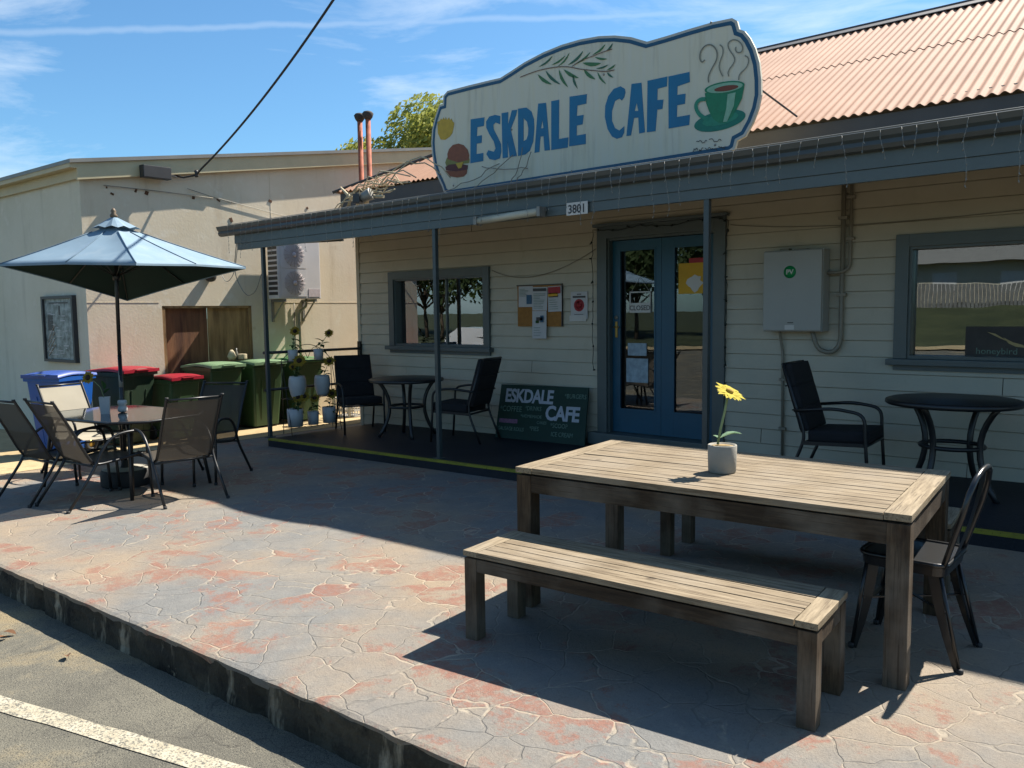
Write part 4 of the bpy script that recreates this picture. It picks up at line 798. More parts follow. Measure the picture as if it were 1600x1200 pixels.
def pipe(pts, r, lab, r2=.06):
    b = MB(); b.tube(rounded(pts, r2, 6), r, 10); o = b.build('conduit_pipe', M['conduit']); tag(o, lab, 'conduit', 'conduits on the cafe front wall')
    c = MB()
    for p in pts[1:-1] if len(pts) > 3 else []: pass
    for k in range(len(pts)-1):
        a, d_ = Vector(pts[k]), Vector(pts[k+1])
        if abs(a.z-d_.z) > .5 and abs(a.x-d_.x) < .05:
            for f in (.25, .7):
                p = a.lerp(d_, f); c.bx(p.x-r-.02, p.x+r+.02, p.y-r-.003, p.y+.02, p.z-.012, p.z+.012)
    c.build('saddle_clip', M['conduit'], o)
pipe([(2.70, -.055, 2.62), (2.70, -.055, 1.08), (2.62, -.07, 1.00), (2.50, -.09, 1.04), (2.455, -.11, 1.22)], .021, 'thick grey conduit dropping past the electrical cabinet and curling up into its base', .09)
pipe([(2.765, -.045, 2.62), (2.765, -.045, 1.80), (2.72, -.08, 1.745), (2.57, -.10, 1.742)], .015, 'short grey conduit that bends into the right side of the electrical cabinet', .06)
pipe([(2.14, -.10, 1.22), (2.14, -.06, 1.12), (2.155, -.045, 1.0), (2.165, -.045, -.06)], .013, 'thin straight grey conduit running from the electrical cabinet down to the floor', .05)
# chalk sign
t = thing('chalkboard_sign', 'dark green painted board reading ESKDALE CAFE leaning on the wall by the doors', 'sign', (-.73, -.26, dz(-.73)+.002)); t.rotation_euler = (math.radians(-13), math.radians(-1.0), 0)
b = MB(); b.poly([(-.66, 0, 0), (.69, 0, 0), (.66, 0, .665), (-.66, 0, .665)], (0, .02, 0)); b.build('board', M['chalkgreen'], t)
def ct(nm, s, x, z, h, mm, sx=1., bold=.0, sp=1.): text_mesh(nm, s, h, M[mm], t, face_y(x, -.003, z), 'LEFT', .0008, sx, bold, sp)
ct('lettering', 'ESKDALE', -.57, .455, .225, 'chalk', .88, .007, .92); ct('lettering', 'CAFE', .085, .265, .235, 'chalk', .93, .008, .95)
ct('small_lettering', '*BURGERS', .34, .53, .075, 'chalkdim', .9); ct('small_lettering', '*COFFEE', -.63, .335, .095, 'chalkdim', .95)
ct('small_lettering', '*DRINKS', -.23, .36, .075, 'chalkdim', .85); ct('small_lettering', '*HOMEMADE', -.29, .27, .055, 'chalkdim'); ct('small_lettering', 'CAKES', -.03, .205, .05, 'chalkdim')
ct('small_lettering', '*SCOOP', .18, .175, .075, 'chalkdim', .9); ct('small_lettering', 'ICE CREAM', .20, .075, .075, 'chalkdim', .85); ct('small_lettering', '*PIES', -.13, .12, .075, 'chalkdim', .9)
ct('small_lettering', 'SAUSAGE ROLLS', -.62, .10, .065, 'chalkdim', .85)
b = MB(); b.bx(-.62, -.33, -.003, -.001, .19, .24); b.build('pink_strip', M['chalkpink'], t)
# things behind the door glass
t = thing('closed_sign', 'white CLOSED sign hanging on the left door glass', 'sign', (.50, .050, 1.45))
b = MB(); b.bx(-.135, .135, 0, .006, -.055, .055, .012); b.bx(-.135, -.12, 0, .006, .055, .17); b.bx(.12, .135, 0, .006, .055, .17); b.bx(-.135, .135, 0, .006, .165, .18); b.build('plaque', M['white'], t)
text_mesh('lettering', 'CLOSED', .075, M['darkbox'], t, face_y(0, -.002, -.026), 'CENTER', .0008, .95, .001)
b = MB(); b.tube([(-.12, .003, .17), (0, .003, .34), (.12, .003, .17)], .002, 4); b.build('string', M['white'], t)
t = thing('round_poster', 'pale blue patterned poster low on the left door glass', 'poster', (.46, .056, .78))
b = MB(); b.bx(-.14, .14, 0, .003, -.16, .11, .001); b.bx(-.12, .12, .0, .003, .14, .28, .001); b.build('sheet', mat('bluish_paper', lin((170, 188, 200)), .8, .3, 14), t)
t = thing('yellow_poster', 'yellow poster with white splash on the right door glass', 'poster', (1.14, .056, 1.75))
b = MB(); b.bx(-.17, .13, 0, .003, -.16, .16, .001); b.build('sheet', M['yellowp'], t)
b = MB(); q = random.Random(2); b.poly([(.02+(.085+q.uniform(-.02, .02))*math.cos(a*PI/8), -.002, -.05+(.085+q.uniform(-.02, .02))*math.sin(a*PI/8)) for a in range(16)], (0, .001, 0)); b.build('white_splash', M['white'], t, tri=True)
b = MB(); b.bx(.13, .20, .002, .004, -.16, .20); b.bx(-.05, .13, .002, .004, .16, .21); b.build('red_edge', M['redc'], t)
t = thing('window_poster', 'dark poster with a pale bird at the bottom of the right window', 'poster', (4.0, .056, 1.13))
b = MB(); b.bx(-.30, .40, 0, .004, -.13, .12); b.build('sheet', mat('dusky_poster', lin((70, 66, 62)), .7, .3, 6), t)
text_mesh('lettering', 'honeybird', .075, M['chalkdim'], t, face_y(-.22, -.002, -.11), 'LEFT', .0006)
b = MB(); b.poly([(-.02, -.002, .03), (.05, -.002, -.01), (.12, -.002, -.03), (.15, -.002, -.055), (.07, -.002, -.045), (.02, -.002, -.02)], (0, .001, 0)); b.poly([(.03, -.002, -.01), (-.08, -.002, .06), (-.14, -.002, .075), (-.04, -.002, .02)], (0, .001, 0)); b.build('bird_picture', mat('pale_gold', lin((196, 176, 120)), .7, .2, 20), t, tri=True)

# ================================================================ timber table and benches
def slat_top(L, W, z, th, n, endw, par, nameslat='slat'):
    """breadboard ends with lengthwise slats; each board is a mesh part"""
    q = random.Random(int(L*77)); gap = .006
    for s in (-1, 1):
        b = MB(); b.box((s*(L/2-endw/2), 0, z-th/2), (endw-.002, W, th), None, .003); b.build('end_board', M['woody'], par)
    sw = (W-gap*(n-1))/n
    for i in range(n):
        y = -W/2+sw/2+i*(sw+gap); b = MB(); b.box((q.uniform(-.002, .002), y, z-th/2+q.uniform(-.0015, .0008)), (L-2*endw-.004, sw, th), Matrix.Rotation(q.uniform(-.002, .002), 3, 'Y'), .003)
        b.build(nameslat, M['woodx'], par)
def frame4(L, W, z0, h, leg, legh, par, inset_=.0, drop=.09):
    for sx in (-1, 1):
        for sy in (-1, 1):
            b = MB(); x, y = sx*(L/2-leg/2-inset_), sy*(W/2-leg/2-inset_); gx = SL*x
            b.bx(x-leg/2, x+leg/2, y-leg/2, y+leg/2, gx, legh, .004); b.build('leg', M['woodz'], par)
    b = MB(); b.bx(-L/2+.03, L/2-.03, -W/2+.03, W/2-.03, legh-.03, legh+.0125); b.build('batten', M['batten'], par)  # block added inside the gap; its colour carries the gap's shade
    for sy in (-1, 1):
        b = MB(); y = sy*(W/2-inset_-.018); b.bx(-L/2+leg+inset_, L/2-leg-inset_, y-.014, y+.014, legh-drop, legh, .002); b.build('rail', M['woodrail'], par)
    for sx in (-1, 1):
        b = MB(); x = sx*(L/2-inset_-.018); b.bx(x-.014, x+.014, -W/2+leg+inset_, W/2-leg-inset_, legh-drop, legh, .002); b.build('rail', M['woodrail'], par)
tx, ty = 3.385, -3.845
tb = thing('picnic_table', 'long weathered timber slatted table standing in front of the cafe', 'table', (tx, ty, gz(tx)), math.radians(4.6))
slat_top(1.92, 1.06, .742, .030, 14, .105, tb); frame4(1.91, 1.05, 0, 0, .088, .700, tb)
bn = thing('timber_bench', 'weathered slatted timber bench on the street side of the long table', 'bench', (3.372, -4.685, gz(3.372)), math.radians(4.2), 'timber benches at the long table')
slat_top(1.66, .42, .425, .026, 6, .085, bn); frame4(1.65, .41, 0, 0, .070, .388, bn, drop=.062)
bn2 = dup(bn, (3.43, -2.92, gz(3.43)), math.radians(5.0), 'shaded timber bench on the cafe side of the long table, mostly hidden by it')

# ================================================================ flowers
def petals(b, c, nrm, R, n, w_, seed, droop=.1, layers=2):
    q = random.Random(seed); c = Vector(c); nrm = Vector(nrm).normalized(); x = nrm.orthogonal().normalized(); y = nrm.cross(x)
    for ly in range(layers):
        for i in range(n):
            a = 2*PI*(i+.5*ly)/n+q.uniform(-.1, .1); d = x*math.cos(a)+y*math.sin(a); s = nrm.cross(d); r_ = R*q.uniform(.85, 1.08)*(1-.12*ly)
            base = c+nrm*.002*ly+d*R*.2; mid = c+d*r_*.62+nrm*(.05*R+.02*R*ly); tip = c+d*r_-nrm*R*droop*q.uniform(0, 1.5)
            v = [b.bm.verts.new(p) for p in (base-s*w_*.25, mid-s*w_*.55, tip, mid+s*w_*.55, base+s*w_*.25)]
            cm = b.bm.verts.new(mid-nrm*R*.03)
            for a1, a2 in ((0, 1), (1, 2), (2, 3), (3, 4), (4, 0)): b.bm.faces.new((v[a1], v[a2], cm))
def leafshape(b, p, q_, w_, up=(0, 0, 1), sag=.0):
    p, q_ = Vector(p), Vector(q_); d = q_-p; s = d.cross(Vector(up)).normalized(); n_ = s.cross(d).normalized(); pr = None
    for t_, k in ((0, .1), (.2, .75), (.45, 1), (.7, .8), (.88, .4), (1, .02)):
        c = p+d*t_+n_*math.sin(t_*PI)*d.length*.1-Vector((0, 0, 1))*sag*t_*t_
        cur = [b.bm.verts.new(c-s*w_*k/2+n_*w_*k*.15), b.bm.verts.new(c-n_*w_*k*.1), b.bm.verts.new(c+s*w_*k/2+n_*w_*k*.15)]
        if pr:
            b.bm.faces.new((pr[0], pr[1], cur[1], cur[0])); b.bm.faces.new((pr[1], pr[2], cur[2], cur[1]))
        pr = cur
pt = thing('flower_pot', 'round pale concrete pot with one bright yellow flower on the timber table', 'flower pot', (3.405, -3.935, gz(tx)+.742), math.radians(38)); pt.scale = (1.18, 1.18, 1.12)
b = MB(); w2, hh = .057, .125
b.lathe([(0, 0), (.054, 0), (.058, .006), (.060, .06), (.061, hh-.003), (.059, hh), (.053, hh), (.052, hh-.012), (0, hh-.012)], n=36); body = b.build('pot', M['concrete'], pt)
b = MB(); b.lathe([(.0515, hh-.011), (.050, hh-.007), (.03, hh-.003), (0, hh-.004)], n=24)
q = random.Random(9)
b.build('potting_mix', M['soil'], pt)
def rotv(v, a): return Vector((v[0]*math.cos(a)-v[1]*math.sin(a), v[0]*math.sin(a)+v[1]*math.cos(a), v[2]))
# in world terms the stem leans to the right of the picture (+.76,+.65)
Rr = Vector((.763, .646, 0)); inv = lambda v: rotv(v, -math.radians(38))
b = MB(); b.tube([inv(Vector((0, 0, hh))-Rr*.02), inv(Vector((0, 0, .20))-Rr*.008), inv(Rr*.008+Vector((0, 0, .27))), inv(Rr*.022+Vector((0, 0, .355)))], .0052, 8); b.build('stem', M['stem'], pt)
b = MB(); leafshape(b, inv(Rr*-.01+Vector((0, 0, .155))), inv(Rr*.075+Vector((0, 0, .178))), .042); leafshape(b, inv(Rr*.03+Vector((0, .0, .170))), inv(Rr*.078+Vector((.01, -.01, .175))), .02); leafshape(b, inv(Rr*-.012+Vector((0, 0, .15))), inv(Rr*-.05+Vector((0, .02, .165))), .024); b.build('leaf', M['leafpale'], pt)
nrm_ = inv(Vector((.30, -.30, .90))+Rr*.35)
b = MB(); petals(b, inv(Rr*.028+Vector((0, 0, .362))), nrm_, .074, 12, .028, 5, .05, 2); hd = b.build('flower_head', M['petal'], pt)
b = MB(); b.lathe([(.016, 0), (.018, .005), (.012, .011), (0, .013)], inv(Rr*.028+Vector((0, 0, .365))), 12, M=nrm_.to_track_quat('Z', 'Y').to_matrix().to_4x4()); b.build('flower_centre', M['eyeyellow'], hd)

# ================================================================ metal cafe chair
mc = thing('metal_chair', 'glossy black steel cafe chair with hoop back by the timber table, right end', 'chair', (4.27, -3.80, gz(4.27)), math.radians(89))
def seat_outline(w_, d_, z, n=7):
    pts = []
    for cx, cy, a0 in ((w_/2-.07, d_/2-.07, 0), (-w_/2+.07, d_/2-.07, 90), (-w_/2+.05, -d_/2+.05, 180), (w_/2-.05, -d_/2+.05, 270)):
        for i in range(n):
            a = math.radians(a0+90*i/(n-1)); r_ = .07 if cy > 0 else .05; pts.append((cx+r_*math.cos(a), cy+r_*math.sin(a), z))
    return pts
b = MB(); so_ = seat_outline(.37, .36, .45); b.poly([(x, y, .452) for x, y, z in so_], (0, 0, -.004)); b.tube(so_+[so_[0]], .011, 8, False); b.poly([(x*.86, y*.86, .447) for x, y, z in so_], (0, 0, -.003)); b.build('seat', M['blackmetal'], mc)
b = MB()
for i in range(len(so_)): 
    p, q_ = so_[i], so_[(i+1) % len(so_)]; b.quad((p[0], p[1], .45), (q_[0], q_[1], .45), (q_[0]*.97, q_[1]*.97, .40), (p[0]*.97, p[1]*.97, .40))
b.build('apron', M['blackmetal'], mc)
for sx in (-1, 1):
    for sy, fy in ((1, .20), (-1, -.245)):
        b = MB(); top = Vector((sx*.150, sy*.145, .44)); foot = Vector((sx*.178, fy, SL*0)); n_ = 6; prev = None
        for i in range(n_+1):
            t_ = i/n_; c = top.lerp(foot, t_)+Vector((0, sy*-.012*math.sin(t_*PI), 0)); wq = .052*(1-t_)+.022*t_
            o1 = Vector((-sx, 0, 0))*wq; o2 = Vector((0, -sy, 0))*wq; cur = [b.bm.verts.new(c+o1), b.bm.verts.new(c), b.bm.verts.new(c+o2)]
            if prev: b.bm.faces.new((prev[0], prev[1], cur[1], cur[0])); b.bm.faces.new((prev[1], prev[2], cur[2], cur[1]))
            prev = cur
        b.tube([top, foot], [.009, .008], 8); lg = b.build('leg', M['blackmetal'], mc)
        b = MB(); b.lathe([(.014, 0), (.014, .02), (.008, .024)], (foot.x, foot.y, 0), 10); b.build('rubber_foot', M['rubber'], lg)
b = MB(); hp = [(-.165, -.165, .44), (-.178, -.20, .56), (-.185, -.235, .68), (-.175, -.255, .77), (-.13, -.268, .83), (-.06, -.275, .855), (.0, -.277, .86), (.06, -.275, .855), (.13, -.268, .83), (.175, -.255, .77), (.185, -.235, .68), (.178, -.20, .56), (.165, -.165, .44)]
sm = []
for i in range(len(hp)-1):
    a_, c_ = Vector(hp[i]), Vector(hp[i+1]); sm += [a_, (a_+c_)/2]
b.tube(sm+[Vector(hp[-1])], .0125, 10); b.build('back_hoop', M['blackmetal'], mc)
b = MB(); prev = None
for i in range(9):
    t_ = i/8; z = .44+.41*t_; y = -.172-.10*t_-.012*math.sin(t_*PI); wq = .045+.012*abs(t_-.5); cur = [b.bm.verts.new((-wq, y, z)), b.bm.verts.new((0, y-.006, z)), b.bm.verts.new((wq, y, z))]
    if prev: b.bm.faces.new((prev[0], prev[1], cur[1], cur[0])); b.bm.faces.new((prev[1], prev[2], cur[2], cur[1]))
    prev = cur
b.build('back_splat', M['blackmetal'], mc)
b = MB(); b.bar((-.155, .15, .22), (.155, .15, .22), .02, .006); b.bar((-.16, .16, .24), (.16, -.18, .24), .016, .005); b.bar((.16, .16, .246), (-.16, -.18, .246), .016, .005); b.build('brace', M['blackmetal'], mc)

# ================================================================ padded chairs and round tables on the veranda
def padded(label, loc, rz):
    t = thing('padded_armchair', label, 'chair', loc, rz, 'padded chairs on the veranda')
    b = MB(); b.box((0, .02, .42), (.50, .48, .10), Matrix.Rotation(.05, 3, 'X'), .03); b.build('seat_cushion', M['cushion'], t, smooth=True)
    M3 = Matrix.Rotation(math.radians(17), 3, 'X')
    b = MB()
    for k in range(3):
        c = Vector((0, -.245, .45)) + M3 @ Vector((0, 0, .095+.19*k)); b.box(c, (.49, .085, .205), M3, .032)
    b.build('back_cushion', M['cushion'], t, smooth=True)
    for sx in (-1, 1):
        b = MB(); b.tube(rounded([(sx*.27, .27, 0), (sx*.27, .24, .40), (sx*.275, .23, .62), (sx*.275, .0, .655), (sx*.265, -.33, .62)], .08, 5), .014, 8); b.build('arm', M['black'], t)
        b = MB(); b.tube(rounded([(sx*.26, -.40, 0), (sx*.255, -.27, .30), (sx*.25, -.24, .42), (sx*.24, -.43, 1.01)], .1, 5), .014, 8); b.build('rear_leg', M['black'], t)
        b = MB(); b.bar((sx*.255, .25, .37), (sx*.255, -.26, .35), .02, .03); b.build('side_rail', M['black'], t)
    for (xx_, yy_, zz_) in ((.25, .25, .37), (.25, -.25, .35), (.24, -.44, 1.0)):
        b = MB(); b.tube([(-xx_, yy_, zz_), (xx_, yy_, zz_)], .012, 8); b.build('cross_rail', M['black'], t)
    b = MB()
    for k in (.62, .82): b.tube([(sx_*.25, -.30-.19*(k-.45)*1.5, k) for sx_ in (-1, 1)], .006, 5)
    b.build('tie', M['cushion'], t)
    return t
def fdir(x, y): return math.atan2(-x, y)      # heading so that local +Y points along (x, y)
pc = padded('black padded armchair facing the round table under the right window', (2.98, -.78, dz(2.98)), fdir(1, .05))
dup(pc, (-3.42, -.72, dz(-3.42)), fdir(.9, -.45), 'black padded armchair standing by the left end of the veranda rail')
dup(pc, (-1.62, -.62, dz(-1.62)), fdir(-.96, -.25), 'black padded armchair under the left window, just left of the chalkboard sign')
def round_table(label, loc):
    t = thing('round_table', label, 'table', loc, .4, 'round tables on the veranda')
    b = MB(); b.lathe([(.0, .745), (.455, .745), (.475, .738), (.478, .712), (.465, .702), (.0, .702)], n=48); b.build('tabletop', M['black'], t, smooth=False)
    for k in range(4):
        a = PI/4+k*PI/2
        for off in (-.12,):
            ca, sa = math.cos(a), math.sin(a)
            b = MB(); pts = arc((ca*.36, sa*.36, .712), (ca*.08, sa*.08, .40), (ca*.37, sa*.37, 0), 10); b.tube(pts, .023, 8); lg = b.build('leg', M['black'], t)
    b = MB(); b.tube([(math.cos(a*PI/12)*.22, math.sin(a*PI/12)*.22, .385) for a in range(25)], .017, 8); b.build('ring', M['black'], t)
    return t
rt = round_table('black round metal table under the right window', (3.80, -.80, dz(3.8)))
dup(rt, (-2.48, -.72, dz(-2.48)), .2, 'black round metal table between the two chairs under the left window')
# ================================================================ umbrella set
UX, UY = -2.92, -4.11; UZ = gz(UX)
um = thing('patio_umbrella', 'faded blue-green square umbrella with dark green lining over the glass table', 'umbrella', (UX, UY, UZ))
def U(x, y, z): return Vector((x-UX, y-UY, z-UZ))
cN, cR, cF, cL = U(-1.851, -4.396, 1.885), U(-2.445, -2.967, 1.926), U(-3.872, -3.57, 1.615), U(-3.277, -4.998, 1.922)
apex = U(-2.945, -4.08, 2.335)
corners = [cN, cR, cF, cL]
rim = []
for i in range(4):
    a_, c_ = corners[i], corners[(i+1) % 4]; mid = (a_+c_)/2; rim += [a_, mid+(mid-apex)*Vector((.0, .0, .0)).length+Vector((0, 0, .012))]
def canopy(off, drop):
    b = MB(); nu, nv = 8, 8; rows = []
    for k in range(8):
        a_, c_ = rim[k], rim[(k+1) % 8]
        g = []
        for j in range(nv+1):
            v = .075+(1-.075)*j/nv; row = []
            for i in range(nu+1):
                u = i/nu; e = a_.lerp(c_, u); p = apex.lerp(e, v)
                sag = -.012*math.sin(PI*u)*math.sin(PI*v) - .012*math.sin(PI*v)          # cloth dips between the ribs
                inn = (apex-e)*(.012*math.sin(PI*u)*max(0, (v-.85)/.15)); p = p+Vector((inn.x, inn.y, 0))
                row.append(b.bm.verts.new(p+Vector((0, 0, sag+off))))
            g.append(row)
        for j in range(nv):
            for i in range(nu):
                f = b.bm.faces.new((g[j][i], g[j][i+1], g[j+1][i+1], g[j+1][i])); f.smooth = True
        if drop:
            prev = None
            for i in range(nu+1):
                p = g[nv][i].co; lo = b.bm.verts.new(p+Vector((0, 0, -.018)))
                if prev: b.bm.faces.new((g[nv][i-1], g[nv][i], lo, prev))
                prev = lo
    return b
canopy(0, True).build('canopy', M['canopytop'], um)
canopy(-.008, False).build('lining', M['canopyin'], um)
b = MB()
ring_in, ring_out = [], []
for k in range(8):
    e = rim[k]; d = (e-apex); ring_out.append(apex+d*.20+Vector((0, 0, .032))); ring_in.append(apex+Vector((0, 0, .07)))
for k in range(8):
    a_, c_ = ring_out[k], ring_out[(k+1) % 8]; mid = (a_+c_)/2+Vector((0, 0, .02)); tp = apex+Vector((0, 0, .075))
    v = [b.bm.verts.new(p) for p in (tp, a_, mid, c_)]; b.bm.faces.new((v[0], v[1], v[2])); b.bm.faces.new((v[0], v[2], v[3]))
b.build('vent_cap', M['canopytop'], um)
b = MB(); b.tube([(0, 0, .06), (0, 0, 1.3)], .0195, 14); b.build('lower_pole', M['black'], um)
b = MB(); b.tube([(0, 0, .98), (-.003, .0, 1.14)], .0205, 14); b.build('sunlit_pole_band', M['concrete'], um)  # no real sleeve: sunlit stretch of the pole put into a pale colour
b = MB(); b.tube([(0, 0, 1.3), (apex.x, apex.y, apex.z+.06)], .0185, 14); b.build('upper_pole', M['black'], um)
b = MB(); b.lathe([(.0, .0), (.03, .0), (.036, .02), (.02, .04), (.026, .06), (.012, .085), (0, .09)], apex+Vector((0, 0, .06)), 14); b.build('finial', mat('wood_finial', lin((120, 100, 76)), .6), um)
b = MB()
for k in range(8):
    e = apex.lerp(rim[k], .985)-Vector((0, 0, .018)); b.tube([apex-Vector((0, 0, .03)), apex.lerp(e, .5)-Vector((0, 0, .03)), e], .006, 6)
rb = b.build('rib', M['black'], um)
b = MB()
for k in range(8): b.tube([apex.lerp(rim[k], f_)+Vector((0, 0, .004-.012*math.sin(PI*f_))) for f_ in (.2, .4, .6, .8, 1.0)], .005, 5)
b.build('seam', mat('canvas_seam', lin((104, 130, 150)), .8, .1, 10), um)
b = MB()
hub = Vector((apex.x*.6, apex.y*.6, apex.z-.52))
for k in range(8): b.tube([hub, apex.lerp(rim[k], .5)-Vector((0, 0, .05))], .005, 6)
b.lathe([(.035, -.03), (.035, .03)], hub, 12); b.build('strut', M['black'], um)
b = MB(); b.lathe([(.225, 0), (.235, .02), (.235, .145), (.22, .165), (.05, .175), (.03, .25), (.022, .25)], (0, 0, 0), 32); b.build('base_drum', M['rubber'], um)
b = MB(); b.lathe([(.0, .1665), (.215, .166), (.215, .170), (.05, .179)], (0, 0, 0), 32); b.build('base_top', M['concrete'], um)
b = MB(); b.lathe([(.032, .735), (.045, .745), (.045, .775), (.032, .80), (.045, .815), (.040, .85), (.0215, .855)], (0, 0, 0), 18); b.build('table_collar', M['white'], um)

gt = thing('glass_table', 'dark framed patio table with smoked glass top round the umbrella pole', 'table', (-2.86, -4.13, gz(-2.86)), math.radians(10))
def oct_(L, W, c): return [(-L+c, -W), (L-c, -W), (L, -W+c), (L, W-c), (L-c, W), (-L+c, W), (-L, W-c), (-L, -W+c)]
b = MB(); o8 = oct_(.76, .50, .22); b.poly([(x, y, .722) for x, y in o8], (0, 0, .006)); b.build('glass_top', M['tableglass'], gt)
b = MB(); b.tube([(x*1.005, y*1.005, .716) for x, y in o8+o8[:2]], .014, 8, False); b.build('frame', M['black'], gt)
for sx in (-1, 1):
    for sy in (-1, 1):
        b = MB(); b.tube(rounded([(sx*.60, sy*.36, .70), (sx*.63, sy*.38, .50), (sx*.70, sy*.43, 0)], .2, 5), .017, 8); b.build('leg', M['black'], gt)
b = MB(); b.tube([(-.62, -.37, .55), (.62, .37, .55)], .008, 6); b.tube([(-.62, .37, .56), (.62, -.37, .56)], .008, 6); b.build('brace', M['black'], gt)

def sling_chair(label, loc, rz, fabric='sling', group='sling patio chairs around the glass table'):
    t = thing('sling_chair', label, 'chair', loc, rz, group)
    w2 = .235
    # sling profile from front of the seat to the top of the back
    prof = [(.27, .405), (.24, .425), (.05, .395), (-.14, .375), (-.205, .39), (-.265, .49), (-.355, .68), (-.49, .925)]
    P = []
    for i in range(len(prof)-1):
        for k in range(4):
            f = k/4; P.append((prof[i][0]*(1-f)+prof[i+1][0]*f, prof[i][1]*(1-f)+prof[i+1][1]*f))
    P.append(prof[-1])
    b = MB(); rows = []
    for j, (y, z) in enumerate(P):
        rows.append([b.bm.verts.new((-w2+2*w2*i/6, y-.0, z-.012*math.sin(PI*i/6)*(1 if z < .45 else .0) )) for i in range(7)])
    for a_, c_ in zip(rows, rows[1:]):
        for i in range(6): f = b.bm.faces.new((a_[i], a_[i+1], c_[i+1], c_[i])); f.smooth = True
    # folded hem along the top
    b.build('sling', M[fabric], t)
    for sx in (-1, 1):
        b = MB(); b.tube(rounded([(sx*(w2+.008), y, z) for y, z in [(.27, .405)]+prof[1:]+[(-.512, .965)]], .05, 3), .0125, 8); b.build('side_tube', M['black'], t)
        b = MB(); b.tube(rounded([(sx*.28, -.46, 0), (sx*.27, -.20, .36), (sx*.285, -.13, .52), (sx*.29, -.02, .63), (sx*.29, .20, .645), (sx*.285, .27, .58), (sx*.285, .29, .30), (sx*.285, .31, 0)], .10, 5), .0135, 8); b.build('arm_and_legs', M['black'], t)
        for (cx_, cy_) in ((sx*.28, -.455), (sx*.285, .309)):
            b = MB(); b.lathe([(.017, 0), (.017, .03)], (cx_, cy_, 0), 8); b.build('rubber_foot', M['rubber'], t)
        b = MB(); b.lathe([(.016, -.012), (.016, .006)], (sx*(w2+.008), -.512, .965), 8); b.build('cap', M['concrete'] if False else M['rubber'], t)
    for (xx_, yy_, zz_) in ((.27, -.20, .365), (.28, .285, .38), (w2, -.50, .945)):
        b = MB(); b.tube([(-xx_, yy_, zz_), (xx_, yy_, zz_)], .010, 8); b.build('cross_tube', M['black'], t)
    return t
scD = sling_chair('grey sling chair at the right end of the glass table, back towards the cafe', (-1.915, -4.10, gz(-1.9)), math.radians(84))
dup(scD, (-2.95, -4.70, gz(-2.95)), math.radians(9), 'grey sling chair cut by the left picture edge, street side of the glass table')
dup(scD, (-2.36, -4.57, gz(-2.36)), math.radians(5), 'grey sling chair with its back to the street, nearest the front of the glass table')
dup(scD, (-2.50, -3.50, gz(-2.45)), math.radians(212), 'grey sling chair behind the glass table, in front of the green bin')
sling_chair('sling chair with pale sunlit back at the far left end of the glass table', (-4.0, -4.02, gz(-4.0)), math.radians(-82), 'slingsunlit')
fp = thing('flower_pot', 'grey-blue pot with one drooping yellow sunflower on the glass table', 'flower pot', (-2.96, -4.26, gz(-2.96)+.729), .3)
b = MB(); b.lathe([(.0, .0), (.055, .0), (.068, .16), (.070, .165), (.062, .165), (.058, .14), (0, .14)], n=4, smooth=False); b.build('pot', M['potgrey'], fp)
iv = lambda v: rotv(v, -.3); b = MB(); b.tube([(0, 0, .14), iv(Vector((-.03, -.02, .26))), iv(Vector((-.09, -.07, .34)))], .004, 6); b.build('stem', M['stem'], fp)
b = MB(); leafshape(b, (0, 0, .2), iv(Vector((.06, .04, .25))), .06); leafshape(b, (0, 0, .24), iv(Vector((.02, -.03, .33))), .05); b.build('leaf', M['leaf'], fp)
nn_ = iv(Vector((.45, -.8, .25))); cc = iv(Vector((-.11, -.10, .36)))
b = MB(); petals(b, cc, nn_, .075, 14, .024, 8, .05); hd = b.build('flower_head', M['petaldark'], fp)
b = MB(); b.lathe([(.030, 0), (.028, .008), (0, .014)], cc, 12, M=nn_.to_track_quat('Z', 'Y').to_matrix().to_4x4()); b.build('flower_centre', M['flowereye'], hd)

